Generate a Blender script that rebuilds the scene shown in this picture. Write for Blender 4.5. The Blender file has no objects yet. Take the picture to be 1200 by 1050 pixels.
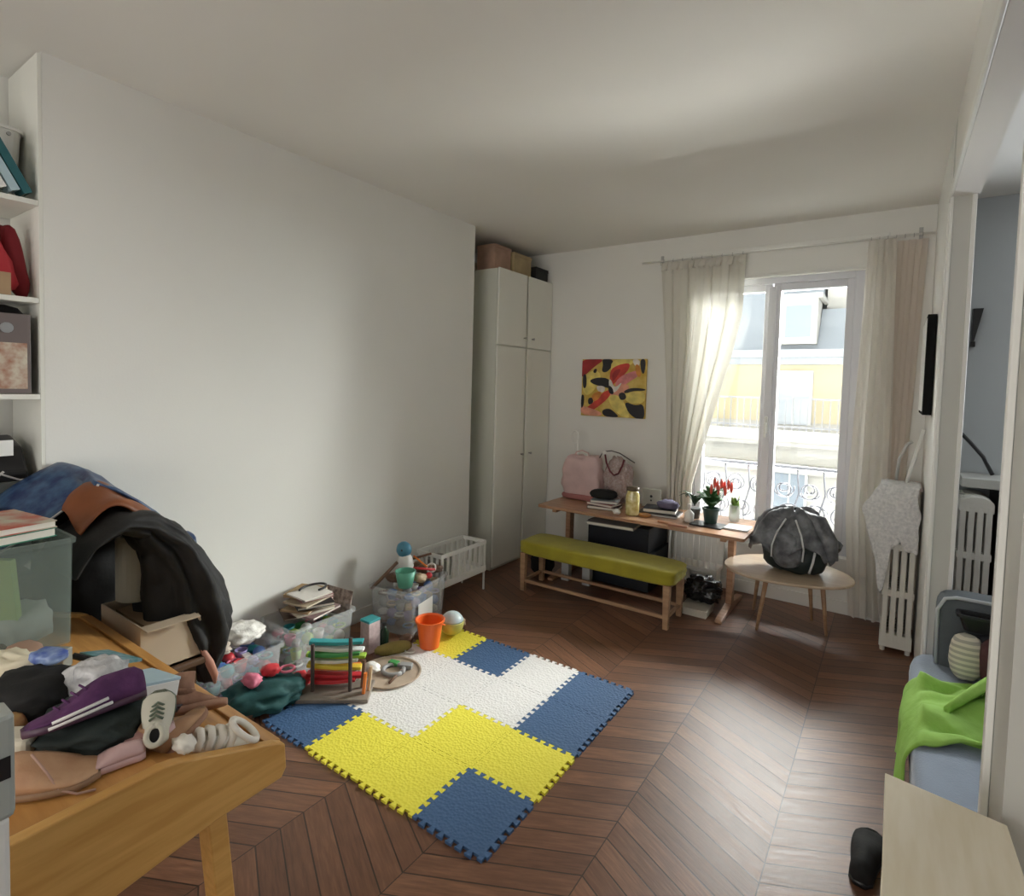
import bpy, bmesh, math, random
from math import sin, cos, pi, radians as rad
from mathutils import Vector, Matrix, Euler, noise

SC = bpy.context.scene
COL = SC.collection
RND = random.Random(7)

# ------------------------------------------------------------------ camera, light, exposure
cam_d = bpy.data.cameras.new('camera')
cam_d.sensor_fit = 'HORIZONTAL'; cam_d.sensor_width = 36.0
cam_d.lens = 36.0 * 651.34 / 1200.0
cam_d.shift_y = -0.03615
cam_d.clip_start = 0.02; cam_d.clip_end = 200
cam = bpy.data.objects.new('camera', cam_d); COL.objects.link(cam)
yaw, pitch, roll = rad(-34.608), rad(-2.6665), rad(1.5596)
fw = Vector((sin(yaw)*cos(pitch), cos(yaw)*cos(pitch), sin(pitch)))
r0 = fw.cross(Vector((0, 0, 1))).normalized(); u0 = r0.cross(fw)
rr = cos(roll)*r0 + sin(roll)*u0; uu = cos(roll)*u0 - sin(roll)*r0
cam.matrix_world = Matrix(((rr.x, uu.x, -fw.x, 2.9934), (rr.y, uu.y, -fw.y, 0.0), (rr.z, uu.z, -fw.z, 1.6682), (0, 0, 0, 1)))
SC.camera = cam

world = bpy.data.worlds.new('overcast_sky'); SC.world = world; world.use_nodes = True
wn = world.node_tree.nodes; wl = world.node_tree.links
wn['Background'].inputs['Color'].default_value = (0.93, 0.97, 1.0, 1)
wn['Background'].inputs['Strength'].default_value = 0.72

def area(name, loc, target, sx, sy, power, color):
    l = bpy.data.lights.new(name, 'AREA'); l.shape = 'RECTANGLE'; l.size = sx; l.size_y = sy
    l.energy = power; l.color = color
    o = bpy.data.objects.new(name, l); COL.objects.link(o); o.location = loc
    o.rotation_euler = (Vector(target) - Vector(loc)).to_track_quat('-Z', 'Y').to_euler()
    return o
# added area lamps: sky light, street bounce, side-room daylight and rear fill
area('skylight', (1.7, 8.8, 5.1), (2.1, 4.6, 1.3), 8.0, 2.2, 850, (1.0, 0.985, 0.95))
area('street_bounce', (2.2, 7.25, -2.3), (2.1, 4.9, 1.5), 4.0, 2.4, 1700, (1.0, 0.98, 0.93))  # added lamp for light bounced up from the street, lifts the ceiling
area('left_wall_fill', (5.2, 8.6, 3.6), (2.1, 4.9, 1.5), 3.6, 3.2, 1350, (1.0, 1.0, 0.97))  # added lamp outside, aimed through the window to brighten the left wall
area('side_room_daylight', (4.9, 4.80, 1.75), (4.9, 0, 1.1), 1.3, 1.7, 22, (0.90, 0.95, 1.0))
area('rear_fill', (1.6, -2.40, 1.50), (1.5, 1.5, 2.5), 2.8, 2.2, 18, (1.0, 0.97, 0.93))  # added fill lamp inside the room; the wall behind has no window

SC.view_settings.view_transform = 'Standard'; SC.view_settings.look = 'None'
SC.view_settings.exposure = 1.7; SC.view_settings.gamma = 1.0
SC.view_settings.use_curve_mapping = False
SC.cycles.use_denoising = True
SC.cycles.max_bounces = 10; SC.cycles.diffuse_bounces = 6; SC.cycles.transparent_max_bounces = 16
SC.cycles.sample_clamp_indirect = 6.0

# ------------------------------------------------------------------ materials
MATS = {}
def mat(name, color=(.8, .8, .8), rough=.6, metal=0., var=0., vscale=8., bump=0., bscale=60., alpha=1., trans=0., sheen=0., coat=0., color2=None, stretch=(1, 1, 1), spec=.5):
    if name in MATS: return MATS[name]
    m = bpy.data.materials.new(name); m.use_nodes = True
    nt = m.node_tree; n = nt.nodes; l = nt.links; b = n['Principled BSDF']
    b.inputs['Base Color'].default_value = (*color, 1); b.inputs['Roughness'].default_value = rough
    b.inputs['Metallic'].default_value = metal; b.inputs['Alpha'].default_value = alpha
    b.inputs['Transmission Weight'].default_value = trans; b.inputs['Sheen Weight'].default_value = sheen
    b.inputs['Coat Weight'].default_value = coat; b.inputs['Specular IOR Level'].default_value = spec
    tc = n.new('ShaderNodeTexCoord'); mp = n.new('ShaderNodeMapping'); mp.inputs['Scale'].default_value = stretch
    l.new(tc.outputs['Object'], mp.inputs['Vector'])
    if var > 0 or color2:
        t = n.new('ShaderNodeTexNoise'); t.inputs['Scale'].default_value = vscale; t.inputs['Detail'].default_value = 5
        l.new(mp.outputs['Vector'], t.inputs['Vector'])
        r = n.new('ShaderNodeValToRGB'); r.color_ramp.elements[0].position = .35; r.color_ramp.elements[1].position = .65
        c2 = color2 or tuple(min(1, c*(1+var)) for c in color)
        c1 = color if color2 else tuple(c*(1-var) for c in color)
        r.color_ramp.elements[0].color = (*c1, 1); r.color_ramp.elements[1].color = (*c2, 1)
        l.new(t.outputs['Fac'], r.inputs['Fac']); l.new(r.outputs['Color'], b.inputs['Base Color'])
    if bump > 0:
        t = n.new('ShaderNodeTexNoise'); t.inputs['Scale'].default_value = bscale; t.inputs['Detail'].default_value = 3
        l.new(mp.outputs['Vector'], t.inputs['Vector'])
        bp = n.new('ShaderNodeBump'); bp.inputs['Strength'].default_value = bump; bp.inputs['Distance'].default_value = .01
        l.new(t.outputs['Fac'], bp.inputs['Height']); l.new(bp.outputs['Normal'], b.inputs['Normal'])
    MATS[name] = m
    return m

def floor_material():
    m = bpy.data.materials.new('chevron_parquet'); m.use_nodes = True
    nt = m.node_tree; n = nt.nodes; l = nt.links; b = n['Principled BSDF']
    def M(op, a, c=None, d=None):
        x = n.new('ShaderNodeMath'); x.operation = op
        for i, v in enumerate((a, c, d)):
            if v is None: continue
            if isinstance(v, (int, float)): x.inputs[i].default_value = v
            else: l.new(v, x.inputs[i])
        return x.outputs[0]
    geo = n.new('ShaderNodeNewGeometry'); sep = n.new('ShaderNodeSeparateXYZ'); l.new(geo.outputs['Position'], sep.inputs[0])
    X, Y = sep.outputs[0], sep.outputs[1]
    u = M('DIVIDE', M('ADD', X, 7.81), .5)          # strips start at X = 0.19 + k/2
    k = M('FLOOR', u); f = M('FRACT', u)
    par = M('MODULO', k, 2.0)
    sgn = M('SUBTRACT', 1.0, M('MULTIPLY', par, 2.0))
    # planks run down in one strip and up in the next, meeting at the spines
    tri = M('MULTIPLY', M('ADD', M('MULTIPLY', f, sgn), par), .255)
    v = M('DIVIDE', M('ADD', M('ADD', Y, 10.0), tri), .098)
    pid = M('FLOOR', v); pf = M('FRACT', v)
    cmb = n.new('ShaderNodeCombineXYZ'); l.new(k, cmb.inputs[0]); l.new(pid, cmb.inputs[1])
    wnz = n.new('ShaderNodeTexWhiteNoise'); l.new(cmb.outputs[0], wnz.inputs['Vector'])
    cg = n.new('ShaderNodeCombineXYZ')
    l.new(M('ADD', M('MULTIPLY', f, 1.4), M('MULTIPLY', pid, 3.7)), cg.inputs[0]); l.new(M('MULTIPLY', v, 2.2), cg.inputs[1]); l.new(k, cg.inputs[2])
    gr = n.new('ShaderNodeTexNoise'); gr.inputs['Scale'].default_value = 3.2; gr.inputs['Detail'].default_value = 8; gr.inputs['Roughness'].default_value = .65
    l.new(cg.outputs[0], gr.inputs['Vector'])
    st = n.new('ShaderNodeTexNoise'); st.inputs['Scale'].default_value = 1.3; st.inputs['Detail'].default_value = 4
    l.new(geo.outputs['Position'], st.inputs['Vector'])
    tone = M('ADD', M('MULTIPLY', wnz.outputs['Value'], .22), M('ADD', M('MULTIPLY', gr.outputs['Fac'], .68), M('MULTIPLY', st.outputs['Fac'], .25)))
    rp = n.new('ShaderNodeValToRGB'); e = rp.color_ramp.elements
    e[0].position = .28; e[0].color = (.070, .030, .016, 1); e[1].position = .95; e[1].color = (.34, .165, .090, 1)
    x = rp.color_ramp.elements.new(.6); x.color = (.165, .076, .042, 1)
    l.new(tone, rp.inputs['Fac'])
    g1 = M('LESS_THAN', M('MINIMUM', pf, M('SUBTRACT', 1.0, pf)), .03)
    g2 = M('LESS_THAN', M('MINIMUM', f, M('SUBTRACT', 1.0, f)), .004)
    gap = M('MAXIMUM', g1, g2)
    mx = n.new('ShaderNodeMix'); mx.data_type = 'RGBA'; l.new(M('MULTIPLY', gap, .85), mx.inputs[0]); l.new(rp.outputs[0], mx.inputs[6]); mx.inputs[7].default_value = (.012, .007, .005, 1)
    l.new(mx.outputs[2], b.inputs['Base Color'])
    l.new(M('ADD', M('MULTIPLY', gr.outputs['Fac'], .26), .26), b.inputs['Roughness'])
    b.inputs['Specular IOR Level'].default_value = .55
    h = M('SUBTRACT', M('ADD', M('MULTIPLY', gr.outputs['Fac'], .35), M('MULTIPLY', wnz.outputs['Value'], .25)), gap)
    bp = n.new('ShaderNodeBump'); bp.inputs['Strength'].default_value = .5; bp.inputs['Distance'].default_value = .004
    l.new(h, bp.inputs['Height']); l.new(bp.outputs['Normal'], b.inputs['Normal'])
    return m

def sheer_material(name, color, transp=.25, transl=.5):
    m = bpy.data.materials.new(name); m.use_nodes = True
    nt = m.node_tree; n = nt.nodes; l = nt.links
    out = n['Material Output']; n.remove(n['Principled BSDF'])
    d = n.new('ShaderNodeBsdfDiffuse'); d.inputs[0].default_value = (*color, 1)
    t = n.new('ShaderNodeBsdfTranslucent'); t.inputs[0].default_value = (*color, 1)
    tr = n.new('ShaderNodeBsdfTransparent')
    a = n.new('ShaderNodeMixShader'); a.inputs[0].default_value = transl
    c = n.new('ShaderNodeMixShader'); c.inputs[0].default_value = transp
    l.new(d.outputs[0], a.inputs[1]); l.new(t.outputs[0], a.inputs[2]); l.new(a.outputs[0], c.inputs[1]); l.new(tr.outputs[0], c.inputs[2]); l.new(c.outputs[0], out.inputs[0])
    MATS[name] = m
    return m

def pane_material():
    m = bpy.data.materials.new('window_glass'); m.use_nodes = True
    nt = m.node_tree; n = nt.nodes; l = nt.links
    out = n['Material Output']; n.remove(n['Principled BSDF'])
    g = n.new('ShaderNodeBsdfGlossy'); g.inputs['Roughness'].default_value = .02
    tr = n.new('ShaderNodeBsdfTransparent'); tr.inputs[0].default_value = (.97, .985, .98, 1)
    fr = n.new('ShaderNodeFresnel'); fr.inputs[0].default_value = 1.45
    c = n.new('ShaderNodeMixShader'); l.new(fr.outputs[0], c.inputs[0]); l.new(tr.outputs[0], c.inputs[1]); l.new(g.outputs[0], c.inputs[2]); l.new(c.outputs[0], out.inputs[0])
    MATS['glass'] = m
    return m

def stripes(name, ca, cb, scale=60, axis=2, rough=.8):
    if name in MATS: return MATS[name]
    m = mat(name, ca, rough); nt = m.node_tree; n = nt.nodes; l = nt.links
    tc = n.new('ShaderNodeTexCoord'); s = n.new('ShaderNodeSeparateXYZ'); l.new(tc.outputs['Object'], s.inputs[0])
    a = n.new('ShaderNodeMath'); a.operation = 'MULTIPLY'; a.inputs[1].default_value = scale; l.new(s.outputs[axis], a.inputs[0])
    c = n.new('ShaderNodeMath'); c.operation = 'SINE'; l.new(a.outputs[0], c.inputs[0])
    g = n.new('ShaderNodeMath'); g.operation = 'GREATER_THAN'; g.inputs[1].default_value = 0; l.new(c.outputs[0], g.inputs[0])
    x = n.new('ShaderNodeMix'); x.data_type = 'RGBA'; l.new(g.outputs[0], x.inputs[0]); x.inputs[6].default_value = (*ca, 1); x.inputs[7].default_value = (*cb, 1)
    l.new(x.outputs[2], n['Principled BSDF'].inputs['Base Color'])
    return m

WALL = mat('wall_paint', (.79, .785, .75), .75, var=.012, vscale=1.5, bump=.04, bscale=90)
CEIL = mat('ceiling_paint', (.80, .785, .745), .8, var=.012, vscale=1.2)
GREYWALL = mat('blue_grey_paint', (.50, .53, .55), .75, var=.01, vscale=2)
TRIM = mat('white_gloss_trim', (.80, .80, .765), .4)
STUBP = mat('partition_paint', (.56, .56, .52), .5)
FLOOR = floor_material()
WHITE = mat('white_lacquer', (.80, .80, .74), .4)
WPLAST = mat('white_plastic', (.82, .82, .79), .35)
FRAME = mat('upvc_window_frame', (.72, .73, .77), .4)
OAK = mat('golden_oak', (.46, .22, .060), .42, color2=(.60, .31, .095), vscale=3.5, stretch=(1.2, 9, 9), bump=.03, bscale=30)
OAKY = mat('golden_oak_panel', (.60, .32, .085), .42, color2=(.72, .42, .13), vscale=3.5, stretch=(9, 1.2, 12), bump=.03, bscale=30)
PINE = mat('pale_pine', (.86, .78, .60), .5, color2=(.92, .85, .69), vscale=5, stretch=(12, 1.5, 12))
BEECH = mat('pale_beech', (.36, .21, .12), .45, color2=(.46, .29, .17), vscale=4, stretch=(1.5, 10, 10))
WALNUT = mat('walnut_veneer', (.34, .18, .10), .35, color2=(.48, .28, .17), vscale=4, stretch=(1.5, 12, 12))
BLACK = mat('black_fabric', (.006, .006, .006), .85, bump=.2, bscale=40)
BLKPL = mat('black_plastic', (.012, .012, .014), .35)
NAVY = mat('dark_navy_plastic', (.004, .006, .013), .45)
DGREY = mat('dark_grey_fabric', (.035, .037, .045), .7, bump=.2, bscale=50)
CLEAR = mat('milky_clear_plastic', (.72, .75, .76), .25, alpha=.26)
CLEARG = mat('greenish_clear_plastic', (.26, .32, .29), .2, alpha=.30)
CREAM = mat('cream_cotton', (.72, .66, .50), .85, bump=.2)
PAPER = mat('paper_pages', (.74, .71, .63), .8)
CARD = mat('brown_cardboard', (.36, .24, .14), .8, var=.08)
METAL = mat('brushed_metal', (.45, .45, .45), .35, metal=.9)

# ------------------------------------------------------------------ shape helpers
def box(bm, x0, x1, y0, y1, z0, z1, M=None):
    vs = [bm.verts.new(p) for p in ((x0, y0, z0), (x1, y0, z0), (x1, y1, z0), (x0, y1, z0), (x0, y0, z1), (x1, y0, z1), (x1, y1, z1), (x0, y1, z1))]
    for f in ((3, 2, 1, 0), (4, 5, 6, 7), (0, 1, 5, 4), (1, 2, 6, 5), (2, 3, 7, 6), (3, 0, 4, 7)): bm.faces.new([vs[i] for i in f])
    if M:
        for v in vs: v.co = M @ v.co
    return bm
def BX(*a, **k): return box(bmesh.new(), *a, **k)

def loft(bm, rings, close=True, cap=True):
    R = [[bm.verts.new(p) for p in ring] for ring in rings]
    n = len(R[0])
    for a, b in zip(R, R[1:]):
        for i in range(n if close else n-1):
            j = (i+1) % n
            bm.faces.new((a[i], a[j], b[j], b[i]))
    if cap and close:
        bm.faces.new(R[0][::-1]); bm.faces.new(R[-1])
    return bm

def tube(bm, pts, r, n=8, r1=None):
    pts = [Vector(p) for p in pts]; rings = []
    rs = r if isinstance(r, (list, tuple)) else [r + ((r1 if r1 is not None else r) - r)*i/max(1, len(pts)-1) for i in range(len(pts))]
    ref = None
    for i, p in enumerate(pts):
        t = (pts[min(i+1, len(pts)-1)] - pts[max(i-1, 0)]).normalized()
        if ref is None: ref = t.orthogonal().normalized()
        ref = (ref - t*ref.dot(t)).normalized(); s = t.cross(ref)
        rings.append([p + rs[i]*(cos(2*pi*k/n)*ref + sin(2*pi*k/n)*s) for k in range(n)])
    return loft(bm, rings)

def lathe(bm, prof, c=(0, 0, 0), n=24):
    rings = [[(c[0]+max(r, 1e-4)*cos(2*pi*k/n), c[1]+max(r, 1e-4)*sin(2*pi*k/n), c[2]+z) for k in range(n)] for r, z in prof]
    return loft(bm, rings)

def prism(bm, poly, a0, a1, axis=2):
    def P(p, a):
        if axis == 2: return (p[0], p[1], a)
        if axis == 0: return (a, p[0], p[1])
        return (p[0], a, p[1])
    return loft(bm, [[P(p, a0) for p in poly], [P(p, a1) for p in poly]])

def sheet(bm, fn, nu, nv):
    V = [[bm.verts.new(fn(i/nu, j/nv)) for j in range(nv+1)] for i in range(nu+1)]
    for i in range(nu):
        for j in range(nv): bm.faces.new((V[i][j], V[i+1][j], V[i+1][j+1], V[i][j+1]))
    return bm

def blob(bm, c, s, p=2.5, nz=.0, ns=3., seed=0., sub=3, M=None):
    r = bmesh.ops.create_icosphere(bm, subdivisions=sub, radius=1)
    for v in r['verts']:
        d = v.co.copy(); k = (abs(d.x)**p + abs(d.y)**p + abs(d.z)**p)**(-1/p); d *= k
        if nz:
            w = noise.noise(d*ns + Vector((seed, seed*1.7, 3.1)))
            w += .5*noise.noise(d*ns*2.3 + Vector((seed*2, 0, seed)))
            d *= 1 + nz*w
        q = Vector((d.x*s[0], d.y*s[1], d.z*s[2]))
        if M: q = M @ q
        v.co = q + Vector(c)
    return bm

def rrect(hx, hy, r, n=4, cx=0, cy=0):
    out = []
    for qx, qy, a0 in ((1, 1, 0), (-1, 1, 90), (-1, -1, 180), (1, -1, 270)):
        for i in range(n+1):
            a = rad(a0 + 90*i/n); out.append((cx+qx*(hx-r)+r*cos(a), cy+qy*(hy-r)+r*sin(a)))
    return out

def open_bin(bm, hx, hy, h, t=.004, taper=.9, r=.03, rim=.008):
    """open topped tapered container, local, base at z=0"""
    def R(k, z, e=0): return [(x, y, z) for x, y in rrect(hx*k+e, hy*k+e, r)]
    loft(bm, [R(taper, 0), R(1, h-.012), R(1, h-.012, rim), R(1, h, rim), R(1, h, -t), R(taper, t, -t)])
    return bm

def mesh(name, bm, m, smooth=False, sub=0, bevel=0, solid=0):
    bmesh.ops.recalc_face_normals(bm, faces=bm.faces)
    me = bpy.data.meshes.new(name); bm.to_mesh(me); bm.free(); me.materials.append(m)
    if smooth:
        for p in me.polygons: p.use_smooth = True
    o = bpy.data.objects.new(name, me); COL.objects.link(o)
    if solid:
        k = o.modifiers.new('solid', 'SOLIDIFY'); k.thickness = solid; k.offset = 0
    if bevel:
        k = o.modifiers.new('bevel', 'BEVEL'); k.width = bevel; k.segments = 2; k.limit_method = 'ANGLE'
    if sub:
        k = o.modifiers.new('sub', 'SUBSURF'); k.levels = sub; k.render_levels = sub
    return o

def root(o):
    while o.parent: o = o.parent
    return o

def tag(o, label, cat, group=None):
    o['label'] = label; o['category'] = cat
    if group: o['group'] = group
    return o

def thing(name, label, cat, loc=(0, 0, 0), rz=0, group=None, rot=None):
    o = bpy.data.objects.new(name, None); COL.objects.link(o); o.empty_display_size = .05
    o.location = loc; o.rotation_euler = rot or (0, 0, rz)
    return tag(o, label, cat, group)

def part(name, bm, m, parent, world=False, label=None, **k):
    """local coordinates of the thing, or world coordinates when world is set (thing unrotated)"""
    if world:
        d = Vector(root(parent).location)
        for v in bm.verts: v.co -= d
    o = mesh(name, bm, m, **k); o.parent = parent
    if label: o['label'] = label
    return o

def solo(name, bm, m, label, cat, loc=None, rz=0, rot=None, group=None, **k):
    """one-mesh thing; with no loc the shape is in world coordinates and its origin moves to its base"""
    if loc is None:
        xs = [v.co for v in bm.verts]
        c = Vector((sum(v.x for v in xs)/len(xs), sum(v.y for v in xs)/len(xs), min(v.z for v in xs)))
        for v in bm.verts: v.co -= c
        loc = c
    o = mesh(name, bm, m, **k); o.location = loc; o.rotation_euler = rot or (0, 0, rz)
    return tag(o, label, cat, group)

def struct(name, bm, m, parent=None, **k):
    if parent: 
        o = mesh(name, bm, m, **k); o.parent = parent
        return o
    o = mesh(name, bm, m, **k); o['kind'] = 'structure'
    return o

def copy_thing(src, loc, rot=None, label=None):
    c = src.copy(); COL.objects.link(c); c.location = loc
    if rot: c.rotation_euler = rot
    if label: c['label'] = label
    for ch in list(src.children):
        d = ch.copy(); COL.objects.link(d); d.parent = c
        for g in list(ch.children):
            e = g.copy(); COL.objects.link(e); e.parent = d
    return c

# ------------------------------------------------------------------ the room
H = 3.0; YB = 4.87; XP = 3.17
bm = BX(-.75, 6.5, -2.7, 5.3, -.12, 0)
struct('floor', bm, FLOOR)
struct('ceiling', BX(-.75, 6.5, -2.7, 5.3, H, H+.12), CEIL)
struct('wall_left', BX(-.6, 0, .82, 3.72, 0, H), WALL)
struct('wall_left', BX(-.6, 0, -2.7, -.6, 0, H), WALL)
struct('wall_left', BX(-.75, -.4, -.6, .82, 0, H), WALL)          # back of the shelf niche
struct('wall_left', BX(-.75, -.6, 3.72, YB, 0, H), WALL)          # back of the wardrobe recess
wb = bmesh.new()
WX0, WX1, WZ0, WZ1 = 1.50, 2.76, .42, 2.60
for a in ((-.75, WX0, YB, 5.2, 0, H), (WX0, WX1, YB, 5.2, 0, WZ0), (WX0, WX1, YB, 5.2, WZ1, H), (WX1, XP+.08, YB, 5.2, 0, H)): box(wb, *a)
struct('wall_back', wb, WALL)
struct('wall_back', BX(XP+.08, 6.5, YB, 5.2, 0, H), GREYWALL)
struct('wall_front', BX(-.75, 6.5, -2.85, -2.7, 0, H), WALL)
struct('wall_side_room', BX(6.5, 6.65, -2.7, 5.2, 0, H), GREYWALL)
struct('wall_right', BX(XP, XP+.08, 3.4, YB, 0, H), STUBP)         # stub of the partition
struct('wall_right', BX(XP, XP+.10, -2.7, 3.4, 2.62, H), CEIL)    # beam over the opening
struct('wall_right', BX(XP+.005, XP+.115, 1.23, 1.37, 0, 2.62), STUBP)     # near post
tb = bmesh.new()
box(tb, XP-.012, XP+.004, 3.39, 3.43, 0, 2.64); box(tb, XP+.072, XP+.09, 3.385, 3.41, 0, 2.64)
box(tb, XP-.012, XP+.004, 3.50, 3.52, 0, 2.64)
struct('trim_1', tb, TRIM, bevel=.004)
struct('trim_2', BX(XP-.014, XP, -2.7, 3.5, 2.62, 2.66), TRIM, bevel=.004)
struct('wall_right', BX(XP-.003, XP, 3.53, YB, 0, H), WALL)  # thin paler skin; the lit look of this face is in its colour
struct('trim_3', BX(XP-.008, XP+.004, 1.36, 1.385, 0, 2.62), TRIM, bevel=.002)
tb = bmesh.new()                                                     # shutter coffer and ledge above the window
box(tb, 1.42, 2.86, YB-.035, YB, 2.60, 2.80); box(tb, 1.38, 2.90, YB-.06, YB, 2.80, 2.83); box(tb, 1.42, 2.86, YB-.05, YB, 2.585, 2.61)
struct('trim_4', tb, TRIM, bevel=.004)
bb = bmesh.new(); box(bb, .10, WX0, YB-.015, YB, 0, .10); box(bb, WX0, XP, YB-.015, YB, 0, .10)
struct('baseboard_back', bb, TRIM, bevel=.003)
struct('baseboard_left', BX(0, .012, .83, 3.72, 0, .09), TRIM, bevel=.003)

# window: frame, two casements, panes, handle
GL = pane_material()
fy0, fy1 = 4.94, 5.02
f = bmesh.new()
for a in ((WX0, 1.56, fy0-.02, fy1+.02, WZ0, WZ1), (2.70, WX1, fy0-.02, fy1+.02, WZ0, WZ1), (1.56, 2.70, fy0-.02, fy1+.02, 2.545, WZ1), (1.56, 2.70, fy0-.02, fy1+.02, WZ0, .47)): box(f, *a)
w1 = struct('window_1', f, FRAME, bevel=.004)
for (x0, x1, g0, g1) in ((1.56, 2.125, 1.615, 2.07), (2.135, 2.70, 2.19, 2.645)):
    c = bmesh.new()
    for a in ((x0, g0, fy0, fy1, .47, 2.545), (g1, x1, fy0, fy1, .47, 2.545), (g0, g1, fy0, fy1, 2.49, 2.545), (g0, g1, fy0, fy1, .47, .56)): box(c, *a)
    cs = struct('casement', c, FRAME, w1, bevel=.006)
    struct('pane', BX(g0-.005, g1+.005, 4.975, 4.985, .555, 2.495), GL, cs)
cv = bmesh.new(); box(cv, 2.10, 2.16, fy0-.022, fy0, .50, 2.52); struct('centre_strip', cv, FRAME, w1, bevel=.006)
hd = bmesh.new(); box(hd, 2.115, 2.14, 4.90, 4.919, 1.33, 1.47); box(hd, 2.12, 2.136, 4.865, 4.90, 1.40, 1.42); box(hd, 2.12, 2.136, 4.86, 4.872, 1.30, 1.42)
struct('handle', hd, WPLAST, w1, bevel=.003)
struct('window_sill', BX(WX0, WX1, YB-.02, 4.93, .40, .425), TRIM, w1, bevel=.004)

# ------------------------------------------------------------------ street outside
FAC = mat('pale_stone_facade', (.43, .41, .37), .9, var=.05, vscale=1.0)
FACY = mat('ochre_render', (.46, .39, .24), .9, var=.05, vscale=1)
ZINC = mat('zinc_roof', (.26, .28, .30), .6)
FGL = mat('facade_window_glass', (.22, .25, .28), .2)
IRON = mat('wrought_iron', (.05, .05, .06), .5)
B = thing('apartment_building', 'pale stone apartment building with zinc roof across the street, seen through the window', 'building', (1, 14, -12))
part('wall', BX(-9, 12, 14, 18, -12, 2.3), FAC, B, world=True)
part('wall', BX(-9, 12, 13.97, 14, 1.0, 2.3), FACY, B, world=True, label='ochre top storey wall')
bm = BX(-9, 12, 13.6, 14.3, 2.45, 2.62); box(bm, -9, 12, 13.75, 14.3, 2.30, 2.45)
part('cornice', bm, ZINC, B, world=True)
bm = BX(-9, 12, 13.1, 14, .62, .86); box(bm, -9, 12, 13.3, 14, .5, .62)
part('balcony_slab', bm, FAC, B, world=True)
bm = bmesh.new()
box(bm, -9, 12, 13.12, 13.16, 1.52, 1.56); box(bm, -9, 12, 13.12, 13.16, .92, .95)
for i in range(150): box(bm, -8.9+i*.14, -8.88+i*.14, 13.13, 13.15, .86, 1.54)
part('balcony_railing', bm, mat('distant_railing', (.22, .22, .23), .6), B, world=True)
roof = bmesh.new()
prism(roof, [(13.9, 2.62), (18, 2.62), (18, 5.0), (15.3, 5.0)], -9, 1.5, axis=0)
part('roof', roof, ZINC, B, world=True)
part('roof', prism(bmesh.new(), [(13.9, 2.62), (18, 2.62), (18, 3.6), (14.6, 3.6)], 1.5, 12, axis=0), ZINC, B, world=True, label='lower zinc roof on the right')
ch = BX(1.55, 2.1, 15, 17, 3.4, 4.6); part('chimney', ch, FAC, B, world=True)
for x in (-4.6, -1.6, .75, 3.4, 6.5):
    d = BX(x, x+.75, 13.75, 15, 2.75, 3.75)
    box(d, x-.08, x+.83, 13.7, 15, 3.75, 3.85)
    dm = part('dormer', d, FAC, B, world=True)
    part('window', BX(x+.12, x+.63, 13.74, 13.76, 2.9, 3.6), FGL, dm, world=True)
for zz, hh in ((.95, 1.15), (-1.7, 1.7), (-4.8, 1.9)):
    for x in (-6.5, -4.1, -1.7, .78, 3.2, 5.6):
        w = BX(x, x+.62, 13.90, 13.98, zz, zz+hh)
        wo = part('window', w, FGL, B, world=True)
        bm = bmesh.new()
        for a in ((x-.06, x, 13.88, 13.97, zz, zz+hh+.06), (x+.62, x+.68, 13.88, 13.97, zz, zz+hh+.06), (x, x+.62, 13.88, 13.97, zz+hh, zz+hh+.06), (x+.29, x+.33, 13.88, 13.92, zz, zz+hh)): box(bm, *a)
        part('window_frame', bm, mat('aged_white_frame', (.45, .45, .44), .6), wo, world=True)
part('string_course', BX(-9, 12, 13.8, 14, -.15, .05), FAC, B, world=True)
struct('street', BX(-30, 30, 5.5, 60, -12.2, -12), mat('asphalt', (.25, .25, .25), .9))

# wrought iron balcony rail in front of the window
RL = thing('balcony_railing', 'dark wrought-iron scroll balcony railing outside the window', 'railing', (2.1, 5.35, .30))
bm = bmesh.new(); tube(bm, [(1.3, 5.35, 1.02), (2.95, 5.35, 1.02)], .017); tube(bm, [(1.3, 5.35, .38), (2.95, 5.35, .38)], .012)
part('rail', bm, IRON, RL, world=True)
bm = bmesh.new()
for x in (1.32, 2.12, 2.92): tube(bm, [(x, 5.35, .30), (x, 5.35, 1.02)], .011)
part('post', bm, IRON, RL, world=True)
bm = bmesh.new()
def spiral(cx, cz, r, s, turns=1.5, a0=0):
    return [(cx + s*r*(1-t*.8)*cos(a0+2*pi*turns*t), 5.35, cz + r*(1-t*.8)*sin(a0+2*pi*turns*t)) for t in [i/22 for i in range(23)]]
for i in range(8):
    cx = 1.42 + i*.2
    for s in (1, -1):
        tube(bm, spiral(cx, .83, .085, s, 1.4, i*.7), .006, 5)
        tube(bm, spiral(cx+.05, .62, .10, s, 1.3, 1.5+i), .0065, 5)
        tube(bm, spiral(cx, .47, .07, s, 1.2, 3+i), .006, 5)
    tube(bm, [(cx+.1, 5.35, .38), (cx+.07, 5.35, .6), (cx+.12, 5.35, .8), (cx+.1, 5.35, 1.02)], .007, 5)
part('scrollwork', bm, IRON, RL, world=True, smooth=True)
solo('balcony_slab', BX(1.0, 3.3, 5.22, 5.45, .12, .28), FAC, 'stone window balcony ledge under the iron railing', 'balcony')

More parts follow.
